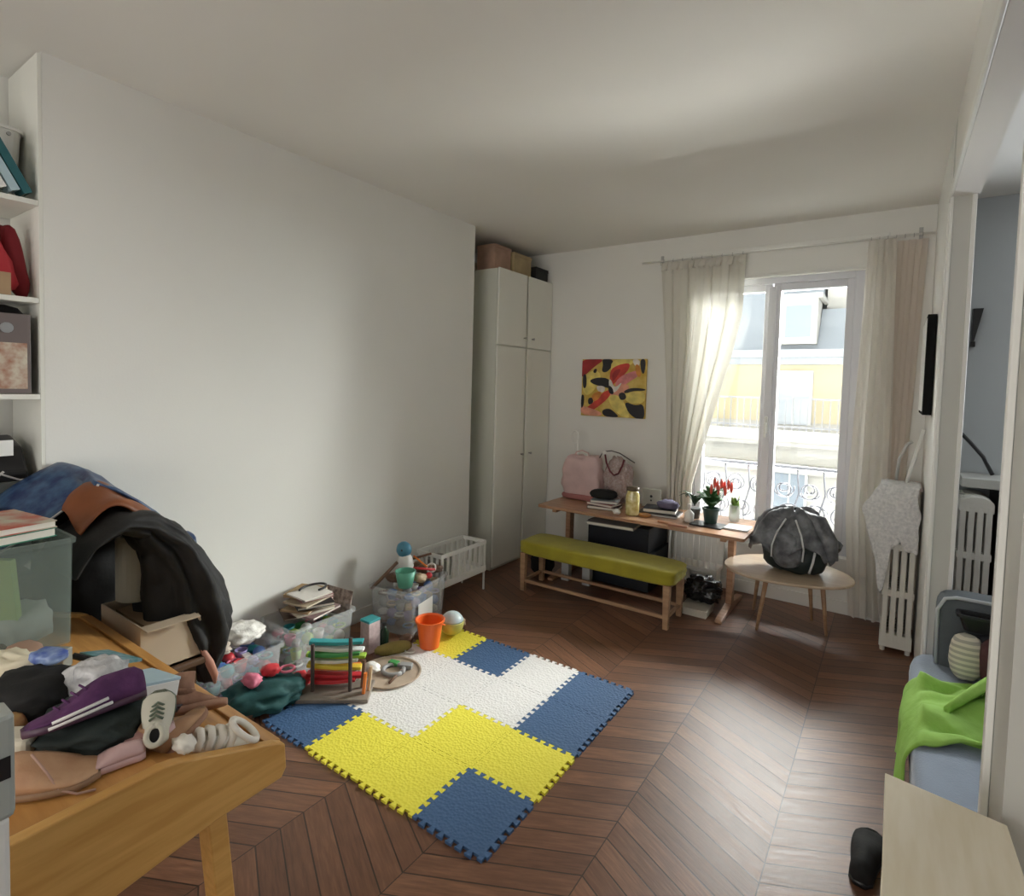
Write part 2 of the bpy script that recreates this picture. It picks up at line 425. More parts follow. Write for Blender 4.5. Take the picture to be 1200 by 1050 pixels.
# ------------------------------------------------------------------ built-in shelves in the niche and what they hold
SH = thing('bookcase', 'white open shelving built into the niche at the far left', 'shelves', (-.2, .1, 0))
part('side_panel', BX(-.385, .001, .806, .8195, 0, H-.01), WHITE, SH, world=True)
part('side_panel', BX(-.385, .004, -.598, -.58, 0, H-.01), WHITE, SH, world=True)
for z in (2.386, 1.98, 1.575, 1.045, .62): part('shelf', BX(-.385, .0, -.58, .805, z-.022, z), WHITE, SH, world=True, bevel=.002)
bm = bmesh.new(); open_bin(bm, .11, .16, .31, taper=.90, r=.05)
t = thing('storage_bin', 'white plastic tub behind the leaning binders on the top niche shelf', 'bin', (-.245, .635, 2.388))
part('body', bm, WPLAST, t, smooth=False)
part('rivet', tube(bmesh.new(), [(.108, .11, .28), (.118, .11, .28)], .008), METAL, t)
def book(name, loc, size, m, label, cat='book', rot=(0, 0, 0), group=None, cover=.003):
    l, w, h = size
    t = thing(name, label, cat, loc, rot=rot, group=group)
    b = BX(-l/2, l/2, -w/2, w/2, 0, cover); box(b, -l/2, l/2, -w/2, w/2, h-cover, h); box(b, -l/2, -l/2+cover, -w/2, w/2, cover, h-cover)
    part('cover', b, m, t); part('pages', BX(-l/2+cover, l/2-.004, -w/2+.004, w/2-.004, cover, h-cover), PAPER, t)
    return t
TEAL = mat('teal_card', (.02, .12, .14), .5); LBLUE = mat('light_blue_card', (.42, .56, .62), .5)
# binders leaning in front of the tub: their faces tilt away from the jamb
def leaning(loc, tilt):                    # spine out, top leaning away from the jamb
    c_, s_ = cos(tilt), sin(tilt)
    M_ = Matrix(((-1, 0, 0), (0, -s_, c_), (0, c_, s_)))
    return (loc[0], loc[1]-.12*s_, loc[2]+.12*c_), M_.to_euler()
for y_, c_, lab in ((.762, TEAL, 'teal binder leaning nearest the jamb on the top shelf'), (.722, LBLUE, 'pale blue binder leaning between the teal and the white one on the top shelf'), (.680, WPLAST, 'white binder leaning left of the pale blue one on the top shelf'), (.638, BLKPL, 'black binder leaning farthest from the jamb on the top shelf')):
    l_, r_ = leaning((-.055, y_, 2.402), rad(28))
    book('binder', l_, (.10, .24, .030), c_, lab, 'binder', rot=r_)
RED = mat('red_fabric', (.42, .02, .03), .8, bump=.3, bscale=30); REDD = mat('deep_red_fabric', (.22, .012, .02), .8, bump=.3, bscale=30)
bm = blob(bmesh.new(), (0, 0, .165), (.05, .060, .165), 3, .12, 2, 3, M=Matrix.Rotation(rad(24), 4, 'X'))
solo('folded_bag', bm, RED, 'bright red folded bag leaning on the second niche shelf', 'bag', loc=(-.08, .655, 1.984), smooth=True)
bm = blob(bmesh.new(), (0, 0, .15), (.05, .035, .15), 3, .12, 2, 8, M=Matrix.Rotation(rad(10), 4, 'X'))
solo('folded_bag', bm, REDD, 'deep red folded bag beside the jamb on the second niche shelf', 'bag', loc=(-.12, .752, 1.984), smooth=True)
t = thing('cardboard_box', 'small brown cardboard box on the second niche shelf, in front of the red bags', 'box', (-.062, .60, 1.981))
part('body', BX(-.06, .06, -.16, .115, 0, .09), CARD, t, bevel=.002); part('tape', BX(-.015, .015, -.161, .116, .0885, .0912), mat('parcel_tape', (.5, .36, .2), .3), t)
# patterned boxed puzzle and black bag on the third shelf
bm = blob(bmesh.new(), (0, 0, .185), (.08, .10, .185), 5, .05, 2, 5)
solo('black_bag', bm, BLKPL, 'black bag standing behind the patterned box on the third niche shelf', 'bag', loc=(-.16, .692, 1.577), smooth=True)
t = thing('game_box', 'grey and cream boxed set with leaf pictures on the third niche shelf', 'box', (-.04, .60, 1.577))
part('body', BX(-.03, .03, -.2, .178, 0, .33), mat('mauve_grey_card', (.16, .13, .125), .5), t, bevel=.003)
part('picture_panel', BX(.0302, .032, -.2, .165, .02, .21), mat('leaf_print', (.60, .55, .45), .6, color2=(.36, .17, .11), vscale=22), t, label='cream printed panel with leaf pictures')
part('cap', tube(bmesh.new(), [(.031, .10, .27), (.036, .10, .27)], .022, 12), METAL, t)
# electronics on the fourth shelf
t = thing('printer', 'black printer with a white label on the fourth niche shelf', 'printer', (-.14, .60, 1.048))
bm = prism(bmesh.new(), [(-.14, 0), (.10, 0), (.11, .20), (.03, .30), (-.14, .34)], -.17, .17, axis=1)
part('body', bm, BLKPL, t, bevel=.012); part('label_plate', BX(.108, .114, -.16, .12, .27, .335), WPLAST, t, label='white label plate')
part('paper_tray', BX(.10, .13, -.14, .16, .03, .05), DGREY, t)
t = thing('electronics_case', 'grey electronic case standing below the white label in the niche', 'case', (-.02, .60, 1.049))
part('body', BX(-.015, .02, -.2, .178, 0, .16), mat('grey_case', (.11, .12, .115), .5), t, bevel=.003)
bm = tube(bmesh.new(), [(.03, -.05, .29), (.032, .0, .24), (.03, .06, .205), (.035, .13, .17), (.04, .17, .175), (.035, .18, .10)], .004, 6)
part('cable', bm, mat('grey_cable', (.42, .40, .38), .5), t, smooth=True, label='pale grey cable hanging in front')
part('cable', tube(bmesh.new(), [(.03, .08, .21), (.03, .04, .17), (.034, .0, .12), (.03, .005, .02)], .0045, 6), mat('grey_cable', (.42, .40, .38), .5), t, smooth=True, label='pale grey cable hanging in front')

# ------------------------------------------------------------------ wardrobe and boxes on it
WR = thing('wardrobe', 'tall white four-door wardrobe in the recess at the back left corner', 'wardrobe', (-.2, 4.4, 0))
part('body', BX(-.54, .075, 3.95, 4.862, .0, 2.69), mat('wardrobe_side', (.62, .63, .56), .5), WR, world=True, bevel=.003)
for (y0, y1) in ((3.952, 4.40), (4.43, 4.860)):
    for (z0, z1) in ((.03, 2.012), (2.026, 2.695)):
        d = part('door', BX(.078, .097, y0, y1, z0, z1), WHITE, WR, world=True, bevel=.003)
        ky = 4.36 if y0 < 4.2 else 4.50; kz = 2.11 if z0 > 1 else 1.02
        part('knob', tube(bmesh.new(), [(.097, ky, kz), (.105, ky, kz), (.125, ky, kz)], [.006, .006, .012], 12), METAL, d, world=True)
def carton(name, x0, x1, y0, y1, z0, z1, m, label, cat='box'):
    t = thing(name, label, cat, ((x0+x1)/2, (y0+y1)/2, z0))
    part('body', BX(x0, x1, y0, y1, z0, z1-.012), m, t, world=True, bevel=.003)
    part('lid', BX(x0-.004, x1+.004, y0-.004, y1+.004, z1-.03, z1), m, t, world=True, bevel=.002)
    return t
carton('cardboard_box', -.22, -.02, 4.03, 4.28, 2.696, 2.93, mat('pinkish_cardboard', (.42, .27, .20), .8, var=.15), 'pinkish brown cardboard box, nearest of the three on the wardrobe')
carton('cardboard_box', -.21, .0, 4.31, 4.60, 2.696, 2.91, mat('tan_cardboard', (.45, .35, .20), .8, var=.1), 'tan cardboard box, middle one of the three on the wardrobe')
carton('storage_box', -.22, .04, 4.63, 4.85, 2.696, 2.83, mat('black_card', (.012, .013, .014), .6), 'black box, farthest of the three on the wardrobe')
solo('paper_roll', tube(bmesh.new(), [(-.33, 4.05, 2.755), (-.33, 4.40, 2.755)], .055, 16), CREAM, 'cream paper roll behind the pinkish cardboard box on the wardrobe', 'roll')

# ------------------------------------------------------------------ painting
P = thing('painting', 'unframed abstract canvas in yellow, red and black on the back wall', 'painting', (.795, 4.848, 1.665))
part('canvas', BX(-.325, .325, -.010, .018, -.272, .272), mat('canvas_yellow', (.52, .33, .04), .6, color2=(.68, .50, .14), vscale=9), P, bevel=.003)
PAINTS = [mat('paint_'+n, c, .5, var=.2, vscale=12) for n, c in (('black', (.012, .010, .014)), ('crimson', (.34, .02, .02)), ('scarlet', (.55, .05, .03)), ('salmon', (.68, .30, .20)), ('white', (.72, .68, .62)), ('orange', (.62, .24, .04)), ('lemon', (.74, .60, .16)), ('rose', (.66, .22, .22)))]
STROKES = [(1, [(0, .02), (.33, .02), (.20, .12), (.10, .22), (.02, .30), (0, .2)]), (6, [(.08, .30), (.20, .22), (.30, .30), (.22, .50), (.10, .62), (.03, .5)]),
 (0, [(.33, .01), (.48, .02), (.47, .12), (.40, .21), (.33, .20), (.35, .1)]), (0, [(.15, .38), (.28, .33), (.43, .35), (.46, .50), (.36, .47), (.22, .44)]),
 (6, [(.50, .02), (.78, .02), (.76, .10), (.55, .14), (.49, .2)]), (2, [(.47, .20), (.58, .12), (.74, .09), (.70, .22), (.58, .34), (.49, .44)]), (1, [(.50, .22), (.62, .17), (.56, .30), (.50, .38)]),
 (7, [(.56, .40), (.66, .28), (.88, .20), (.86, .30), (.74, .38), (.60, .52)]), (3, [(.47, .56), (.60, .44), (.74, .46), (.70, .56), (.56, .64), (.48, .66)]),
 (2, [(.04, .90), (.20, .78), (.34, .60), (.45, .56), (.42, .68), (.28, .82), (.12, .94)]), (3, [(.02, .84), (.12, .86), (.30, .92), (.32, .98), (.03, .98)]),
 (4, [(.25, .47), (.38, .48), (.36, .57), (.28, .56)]), (5, [(.18, .62), (.32, .56), (.30, .68), (.20, .74)]), (4, [(.45, .38), (.48, .36), (.53, .50), (.64, .38), (.55, .56), (.47, .54)]),
 (0, [(.70, .54), (.80, .49), (.97, .50), (.97, .53), (.82, .535), (.72, .58)]), (6, [(.74, .58), (.96, .55), (.97, .72), (.80, .74), (.70, .66)]),
 (0, [(.72, .74), (.86, .80), (.96, .76), (.98, .99), (.86, .98), (.76, .88)]), (0, [(.36, .90), (.46, .86), (.54, .92), (.60, .99), (.40, .99)]), (6, [(.46, .66), (.60, .64), (.70, .80), (.76, .98), (.62, .94), (.50, .80)]),
 (0, [(.91, .02), (.985, .02), (.97, .24), (.93, .20)]), (4, [(.80, .01), (.90, .02), (.88, .13), (.82, .09)]), (0, [(.005, .64), (.05, .66), (.04, .82), (.005, .86)]), (0, [(.44, .46), (.50, .50), (.52, .60), (.45, .58)]), (0, [(.02, .30), (.07, .28), (.08, .48), (.03, .50)]), (0, [(.60, .60), (.68, .57), (.72, .66), (.64, .70)]), (0, [(.12, .70), (.18, .68), (.20, .76), (.13, .80)]), (5, [(.84, .10), (.90, .12), (.92, .30), (.86, .26)]), (0, [(.20, .18), (.24, .17), (.23, .24), (.19, .23)])]
bm = bmesh.new(); idx = []
for k, (ci, poly) in enumerate(STROKES):
    for _ in range(2): poly = [q for a, b in zip(poly, poly[1:]+poly[:1]) for q in ((a[0]*.75+b[0]*.25, a[1]*.75+b[1]*.25), (a[0]*.25+b[0]*.75, a[1]*.25+b[1]*.75))]
    n0 = len(bm.faces); ca = sum(q[0] for q in poly)/len(poly); cb = sum(q[1] for q in poly)/len(poly)
    prism(bm, [(-.325+.65*min(1, max(0, ca+(a-ca)*1.22)), .272-.544*min(1, max(0, cb+(b-cb)*1.22))) for a, b in poly], -.0100, -.0108-.00012*k, axis=1); idx += [ci]*(len(bm.faces)-n0)
po = part('paint', bm, PAINTS[0], P)
for m_ in PAINTS[1:]: po.data.materials.append(m_)
for f_, ci in zip(po.data.polygons, idx): f_.material_index = ci

# ------------------------------------------------------------------ curtains
SHEER = sheer_material('cream_sheer', (.74, .72, .65), .05, .15)
SHEER2 = sheer_material('white_sheer', (.95, .93, .89), .08, .60)
PINKC = sheer_material('pinkish_lining', (.86, .79, .73), .05, .6)
def lerp(tab, z):
    for (a, va), (b, vb) in zip(tab, tab[1:]):
        if a >= z >= b: return va + (vb-va)*(a-z)/(a-b)
    return tab[-1][1] if z < tab[-1][0] else tab[0][1]
def curtain(bm, L, R, z0, z1, y, n, amp, ph=0):
    def fn(u, v):
        z = z1 + (z0-z1)*v; x0, x1 = lerp(L, z), lerp(R, z); w = (x1-x0)
        a = amp*(.6+.5*v)
        x = x0 + w*u + .010*sin(u*n*2*pi*1.7+ph+v*2)
        return (x, y + a*sin(u*n*2*pi+ph+1.2*sin(v*2.5)+2*noise.noise(Vector((u*5, v*1.5, ph)))) + .35*a*sin(u*n*4.7*pi+v*3), z)
    return sheet(bm, fn, n*14, 40)
CL = thing('curtain', 'cream sheer curtain gathered to the left of the window', 'curtain', (1.5, 4.80, .03))
part('fabric', curtain(bmesh.new(), [(2.78, 1.235), (.8, 1.37), (.03, 1.33)], [(2.78, 1.93), (2.3, 1.915), (1.95, 1.845), (1.3, 1.68), (.85, 1.57), (.03, 1.60)], .03, 2.775, 4.800, 6, .024), SHEER, CL, world=True, smooth=True)
part('header_tape', curtain(bmesh.new(), [(2.8, 1.235), (0, 1.235)], [(2.8, 1.93), (0, 1.93)], 2.70, 2.772, 4.788, 9, .016), SHEER, CL, world=True, smooth=True)
CR = thing('curtain', 'white sheer curtain hanging to the floor on the right of the window', 'curtain', (2.9, 4.80, .03))
part('fabric', curtain(bmesh.new(), [(2.78, 2.775), (1.9, 2.745), (.8, 2.715), (.03, 2.77)], [(2.78, 2.95), (1.5, 2.98), (.8, 2.99), (.03, 3.02)], .03, 2.775, 4.790, 4, .036), SHEER2, CR, world=True, smooth=True)
part('side_panel', curtain(bmesh.new(), [(2.78, 2.93), (0, 2.95)], [(2.78, 3.115), (1.1, 3.07), (0, 3.05)], .05, 2.765, 4.835, 3, .010, 1), PINKC, CR, world=True, smooth=True, label='pinkish lining panel beside the wall')
RD = thing('curtain_rod', 'thin white curtain rod above the window', 'rod', (2.1, 4.80, 2.79))
part('pole', tube(bmesh.new(), [(1.06, 4.80, 2.79), (3.155, 4.80, 2.79)], .008, 10), TRIM, RD, world=True, smooth=True)
for x in (1.22, 3.08):
    b = BX(x-.006, x+.006, 4.80, YB-.001, 2.785, 2.797); box(b, x-.012, x+.012, YB-.008, YB-.001, 2.77, 2.85)
    part('bracket', b, METAL, RD, world=True)
for i in range(9):
    x = 1.26+i*.082; part('ring', tube(bmesh.new(), [(x, 4.80+.013*cos(a), 2.787+.014*sin(a)) for a in [k*pi/6 for k in range(13)]], .0022, 5), METAL, RD, world=True)
for i in range(7):
    x = 2.79+i*.05; part('ring', tube(bmesh.new(), [(x, 4.80+.013*cos(a), 2.787+.014*sin(a)) for a in [k*pi/6 for k in range(13)]], .0022, 5), METAL, RD, world=True)

# ------------------------------------------------------------------ cast-iron radiators seen end on
RADM = mat('radiator_enamel', (.62, .61, .56), .4)
def radiator(x0, x1, y0, n, label):
    t = thing('radiator', label, 'radiator', ((x0+x1)/2, y0+.2, 0))
    w = x1-x0
    for i in range(n):
        y = y0+i*.062; bm = bmesh.new()
        for k in range(4):                                  # four columns
            cx = x0+.022+k*(w-.044)/3
            box(bm, cx-.0155, cx+.0155, y+.001, y+.047, .06, 1.0)
        for z0_, z1_ in ((.030, .12), (.365, .41), (.67, .715), (.965, 1.02)): box(bm, x0, x1, y+.002, y+.046, z0_, z1_)
        # rounded crown
        loft(bm, [[(x0+w/2+(w/2)*cos(a), y+.002+.044*s, 1.015+.045*sin(a)) for a in [j*pi/10 for j in range(11)]] for s in (0, 1)])
        s = part('section', bm, RADM, t, world=True, bevel=.005)
    for yy in (y0+.01, y0+(n-1)*.062+.01):
        for xx in (x0+.02, x1-.02):
            part('foot', tube(bmesh.new(), [(xx, yy+.014, 0), (xx, yy+.014, .085)], .014, 8, .018), RADM, t, world=True)
    return t
radiator(2.975, 3.150, 4.33, 6, 'off-white cast-iron radiator beside the partition, draped with white lace')
radiator(3.345, 3.515, 4.40, 6, 'off-white cast-iron radiator in the side room, behind the sofa')

# shelf board, lace cloth and leaning frame on the nearer radiator
solo('radiator_shelf', BX(2.965, 3.160, 4.34, 4.72, 1.064, 1.082), mat('pinkish_white_board', (.66, .55, .52), .5), 'thin pinkish white board lying on the near radiator', 'shelf', bevel=.002)
LACE = mat('white_lace', (.62, .63, .64), .9, color2=(.80, .80, .80), vscale=55, bump=.8, bscale=70)
def lace(u, v):
    # v runs from the back of the top, over the front edge, down the front; u from left to right
    x = 2.935 + .215*u; w = .022*noise.noise(Vector((u*5, v*6, 1.3)))
    drop = .37 + .03*sin(u*9) + .27*math.exp(-((u-.16)/.13)**2)
    if v < .3: return (x, 4.58-.9*v, 1.092+w*.3)
    k = (v-.3)/.7
    return (x-.085*sin(min(1, k*1.25)*pi)*(1-u)**1.5+w, 4.298-.018*sin(k*3)+w, 1.088-.02*k-drop*k+.012*sin(u*24)*k)
LC = thing('lace_cloth', 'white lace cloth draped over the front of the near radiator', 'cloth', (3.05, 4.3, .45))
part('fabric', sheet(bmesh.new(), lace, 30, 40), LACE, LC, world=True, smooth=True, solid=.006)
t = thing('leaning_frame', 'white triangular frame leaning on the partition above the near radiator', 'frame', (3.1, 4.5, 1.084))
part('bar', tube(bmesh.new(), [(3.075, 4.48, 1.090), (3.150, 4.48, 1.45)], .011, 8), WPLAST, t, world=True, smooth=True)
part('bar', tube(bmesh.new(), [(3.02, 4.62, 1.090), (3.03, 4.62, 1.24), (3.07, 4.62, 1.34), (3.10, 4.62, 1.36)], .010, 8), mat('translucent_bar', (.55, .55, .53), .3), t, world=True, smooth=True, label='curved greyish bar')

# picture frames on the partition
t = thing('picture_frame', 'black picture frame with white edge on the partition, seen edge-on', 'picture', (3.14, 4.3, 1.52))
part('frame', BX(3.120, 3.163, 4.00, 4.60, 1.56, 2.14), mat('matte_black', (.01, .01, .01), .9, spec=.1), t, world=True, bevel=.003)
part('mount', BX(3.116, 3.1195, 4.02, 4.58, 1.58, 2.12), WPLAST, t, world=True, label='white picture mount')
t = thing('wall_lamp', 'small black wedge-shaped lamp on the side-room wall', 'lamp', (3.40, 4.84, 2.0))
part('shade', loft(bmesh.new(), [[(3.385, 4.868, z0), (3.385, 4.80, z0), (3.385+w, 4.80, z0), (3.385+w, 4.868, z0)] for z0, w in ((2.045, .015), (2.26, .055))]), BLKPL, t, world=True)
part('bracket', BX(3.385, 3.41, 4.84, 4.869, 2.01, 2.044), BLKPL, t, world=True)

# ------------------------------------------------------------------ dining bench, table, coffee table
OLIVE = mat('olive_velvet', (.32, .28, .016), .8, var=.12, vscale=6, sheen=.15, bump=.1, bscale=120)
BN = thing('dining_bench', 'long bench with olive green velvet seat and pale wooden legs in front of the table', 'bench', (1.155, 3.90, 0))
part('seat', blob(bmesh.new(), (0, 0, .356), (.645, .178, .056), 9, .01, 3, 2, sub=5), OLIVE, BN, smooth=True)
for sx in (-1, 1):
    for sy in (-1, 1):
        part('leg', loft(bmesh.new(), [[(sx*.595+a, sy*.145+b, z) for a, b in ((-w, -w), (w, -w), (w, w), (-w, w))] for z, w in ((0, .018), (.310, .024))]), BEECH, BN, bevel=.003)
for sy in (-1, 1): part('stretcher', BX(-.58, .58, sy*.145-.011, sy*.145+.011, .07, .092), BEECH, BN, bevel=.002)
for sx in (-1, 1): part('stretcher', BX(sx*.595-.011, sx*.595+.011, -.13, .13, .07, .092), BEECH, BN, bevel=.002)

DT = thing('dining_table', 'long narrow wooden table with trestle legs under the window side wall, covered in clutter', 'table', (1.32, 4.41, 0))
part('tabletop', prism(bmesh.new(), rrect(.85, .325, .02, cx=0, cy=0), .615, .640), WALNUT, DT, bevel=.004)
for sx in (-.70, .70):
    part('leg', BX(sx-.022, sx+.022, -.04, .04, .04, .60), WALNUT, DT, bevel=.004)
    part('foot', prism(bmesh.new(), [(-.33, 0), (.33, 0), (.33, .02), (.06, .055), (-.06, .055), (-.33, .02)], sx-.025, sx+.025, axis=0), WALNUT, DT, bevel=.004)
    part('crosspiece', BX(sx-.02, sx+.02, -.29, .29, .585, .615), WALNUT, DT, bevel=.003)
part('apron', BX(-.68, .68, .10, .12, .56, .60), WALNUT, DT)

CT = thing('coffee_table', 'low pebble-shaped coffee table with pale wood top and splayed legs under the window', 'table', (2.41, 4.31, 0))
def pebble(n=48, k=1):
    out = []
    for i in range(n):
        a = 2*pi*i/n; r = .385*(1+.07*cos(2*a-.5)+.035*cos(3*a+.6))*k
        out.append((r*cos(a), .93*r*sin(a)))
    return out
CTW = mat('pale_ash_top', (.50, .38, .27), .3, color2=(.60, .48, .35), vscale=4, stretch=(1, 8, 8), coat=.2)
bm = loft(bmesh.new(), [[(x*k, y*k, z) for x, y in pebble()] for k, z in ((.95, .398), (.995, .404), (1, .414), (.99, .420))])
part('tabletop', bm, CTW, CT)
for x, y, dx, dy in ((-.10, -.11, -.045, -.05), (.22, .06, .045, -.02), (-.2, .18, -.04, .04), (.12, .24, .03, .04)):
    part('leg', tube(bmesh.new(), [(x+dx, y+dy, 0), (x, y, .399)], .010, 12, .018), BEECH, CT, smooth=True)

# backpack and jacket on the coffee table
BG = thing('backpack', 'black backpack with grey shiny jacket over it on the coffee table', 'bag', (2.44, 4.33, .421))
part('body', blob(bmesh.new(), (.02, -.01, .135), (.20, .150, .135), 3.2, .08, 2.5, 4, sub=4), mat('green_black_nylon', (.012, .022, .022), .5, bump=.3, bscale=20), BG, smooth=True)
NYL = mat('shiny_grey_nylon', (.055, .06, .07), .35, color2=(.20, .21, .23), vscale=14, bump=.7, bscale=22)
def jack(u, v):
    a = 2*pi*u; r = .04 + v*.235; w = noise.noise(Vector((cos(a)*2.2, sin(a)*2.2, v*2)))
    w2 = noise.noise(Vector((cos(a)*5, sin(a)*5, v*5+3)))
    z = .44 - .27*v**2.1 - .025*abs(w2)*3*v + .03*w
    z += .045*v*sin(a*5+1)
    return (r*cos(a)*(1+.18*w)*1.05, r*sin(a)*.72*(1+.15*w), max(.05, z))
part('jacket', sheet(bmesh.new(), jack, 60, 20), NYL, BG, smooth=True, solid=.006, label='shiny grey jacket thrown over the bag')
SILV = mat('reflective_piping', (.65, .66, .68), .3)
part('piping', tube(bmesh.new(), [(-.10, -.200, .12), (-.10, -.20, .20), (-.075, -.185, .29), (-.03, -.13, .38)], .006, 6), SILV, BG, smooth=True)
part('piping', tube(bmesh.new(), [(.09, -.200, .12), (.095, -.20, .20), (.075, -.185, .29), (.03, -.13, .38)], .006, 6), SILV, BG, smooth=True)
part('pocket', blob(bmesh.new(), (-.01, -.155, .17), (.095, .045, .12), 2.6, .05, 3, 6), NYL, BG, smooth=True)
part('strap', tube(bmesh.new(), [(.13, -.16, .04), (.15, -.17, .12), (.16, -.12, .22)], .008, 6), SILV, BG, smooth=True)
part('sleeve', tube(bmesh.new(), [(.05, -.02, .39), (.16, -.04, .36), (.23, -.06, .24), (.25, -.08, .13)], [.05, .06, .055, .04], 12), NYL, BG, smooth=True)
part('sleeve', tube(bmesh.new(), [(-.05, -.02, .37), (-.15, -.03, .30), (-.21, -.05, .20), (-.26, -.07, .17)], [.05, .055, .05, .03], 12), NYL, BG, smooth=True)

# ------------------------------------------------------------------ clutter on the dining table
TZ = .641
PINK = mat('pale_pink_cloth', (.66, .48, .47), .85, var=.08, vscale=5, bump=.4, bscale=15)
t = thing('tote_bag', 'pale pink cloth bag standing at the left end of the dining table', 'bag', (.66, 4.56, TZ))
part('body', blob(bmesh.new(), (0, 0, .20), (.19, .10, .20), 4, .12, 2.5, 1, sub=4), PINK, t, smooth=True)
part('handle', tube(bmesh.new(), [(-.08, -.03, .38), (-.06, -.03, .43), (0, -.03, .45), (.06, -.03, .43), (.08, -.03, .38)], .007, 6), PINK, t, smooth=True)
part('base_trim', blob(bmesh.new(), (0, -.01, .03), (.185, .10, .03), 4), mat('dusty_rose', (.40, .16, .15), .8), t, smooth=True)
t = thing('cake_stand', 'tall white wire stand at the far left of the dining table', 'stand', (.53, 4.68, TZ))
part('base', lathe(bmesh.new(), [(.05, 0), (.05, .012), (.006, .016)]), WPLAST, t, smooth=True)
part('stem', tube(bmesh.new(), [(0, 0, .01), (0, 0, .60)], .006), WPLAST, t)
part('ring', tube(bmesh.new(), [(-.03+.035*cos(a), 0, .55+.06*sin(a)) for a in [k*pi/8 for k in range(17)]], .005, 6), WPLAST, t, smooth=True)
TUL = mat('dotted_tulle', (.60, .50, .48), .8, color2=(.42, .30, .28), vscale=60, alpha=.75)
t = thing('tulle_decoration', 'grey-pink tulle bundle with dark red heart-shaped wire on the dining table', 'decoration', (1.0, 4.58, TZ))
part('tulle', blob(bmesh.new(), (0, 0, .20), (.13, .09, .20), 2.1, .25, 2.6, 5, sub=4), TUL, t, smooth=True)
hp = [(-.09, -.10, .44), (-.07, -.11, .37), (-.03, -.12, .30), (.01, -.12, .27), (.05, -.12, .29), (.08, -.11, .36), (.09, -.10, .41)]
part('ribbon', tube(bmesh.new(), hp, .008, 8), mat('wine_ribbon', (.12, .01, .02), .5), t, smooth=True)
part('wire', tube(bmesh.new(), [(-.16, -.06, .40), (-.12, -.08, .46), (-.04, -.08, .475), (.04, -.08, .46), (.12, -.08, .42), (.18, -.08, .39)], .005, 6), mat('dark_wire', (.08, .07, .07), .5), t, smooth=True)
part('rosette', blob(bmesh.new(), (-.10, -.09, .45), (.022, .015, .02), 2, .2), WPLAST, t, smooth=True)
book('book', (.99, 4.34, TZ), (.26, .18, .025), BLKPL, 'black-covered book, bottom of the pile left on the dining table', rot=(0, 0, .15), group=None)
book('book', (.98, 4.34, TZ+.027), (.24, .17, .022), mat('dusty_red_cover', (.25, .07, .07), .6), 'dusty red book, in the middle of the pile left on the dining table', rot=(0, 0, -.1))
book('book', (.99, 4.35, TZ+.051), (.23, .16, .02), mat('grey_blue_cover', (.30, .34, .38), .6), 'grey-blue book on top of the pile left on the dining table', rot=(0, 0, .25))
solo('pencil_case', blob(bmesh.new(), (0, 0, .042), (.12, .055, .042), 2.6, .1, 3, 4), BLACK, 'black soft case lying on the book pile on the dining table', 'case', loc=(.97, 4.35, TZ+.073), rz=.2, smooth=True)
t = thing('glass_jar', 'tall glass jar of golden pasta shapes on the dining table', 'jar', (1.27, 4.26, TZ))
part('jar', lathe(bmesh.new(), [(.05, 0), (.056, .01), (.056, .16), (.045, .185), (.045, .20)]), mat('gold_jar_glass', (.50, .40, .12), .08, color2=(.78, .72, .40), vscale=26, coat=1), t, smooth=True)
part('lid', lathe(bmesh.new(), [(.048, .20), (.05, .205), (.05, .225), (.02, .23)]), mat('dark_lid', (.10, .07, .04), .4), t, smooth=True)
solo('shell', blob(bmesh.new(), (0, 0, .022), (.035, .03, .022), 2, .35, 3, 3), WPLAST, 'small white shell ornament in front of the golden jar', 'ornament', loc=(1.165, 4.19, TZ), smooth=True)
solo('wooden_disc', lathe(bmesh.new(), [(.045, 0), (.05, .005), (.05, .014), (.045, .018)]), mat('amber_wood', (.48, .22, .06), .4), 'round amber wooden disc right of the golden jar', 'disc', loc=(1.37, 4.28, TZ), smooth=False)
t = thing('router', 'pale grey square speaker box leaning near the wall on the dining table', 'speaker', (1.285, 4.66, TZ))
part('body', BX(-.085, .085, -.02, .02, 0, .16), mat('pale_grey_plastic', (.50, .50, .46), .4), t, bevel=.006)
part('vent', tube(bmesh.new(), [(0, -.022, .095), (0, -.0205, .095)], .012, 12), DGREY, t)
part('vent', tube(bmesh.new(), [(0, -.022, .06), (0, -.0205, .06)], .008, 12), DGREY, t)
t = thing('laptop', 'closed dark laptop with books on the dining table in front of the grey box', 'laptop', (1.44, 4.44, TZ), .08)
part('base', BX(-.16, .16, -.11, .11, 0, .014), METAL, t, bevel=.003); part('lid', BX(-.16, .16, -.11, .11, .0145, .022), BLKPL, t, bevel=.003)
book('book', (1.44, 4.45, TZ+.0225), (.26, .19, .03), NAVY, 'thick navy book lying on the laptop', rot=(0, 0, .2))
LAV = mat('lavender_cloth', (.13, .12, .20), .8, bump=.4, bscale=20)
solo('scarf', blob(bmesh.new(), (0, 0, .035), (.085, .07, .035), 2.4, .3, 3, 5), LAV, 'crumpled dark lavender cloth on the navy book', 'cloth', loc=(1.51, 4.43, TZ+.054), smooth=True)
for i, (x, y, l, c) in enumerate(((1.60, 4.15, .16, (.42, .20, .10)), (1.69, 4.12, .14, (.36, .16, .09)))):
    solo('wooden_brush', prism(bmesh.new(), rrect(l/2, .015, .012), 0, .014), mat('brush_wood%d' % i, c, .5), ('longer' if i == 0 else 'shorter') + ' flat wooden stick at the front edge of the dining table', 'stick', loc=(x, y, TZ), rz=-.15+.3*i, bevel=.002)
t = thing('spray_bottle', 'white bottle with a narrow neck left of the plant pot', 'bottle', (1.71, 4.33, TZ))
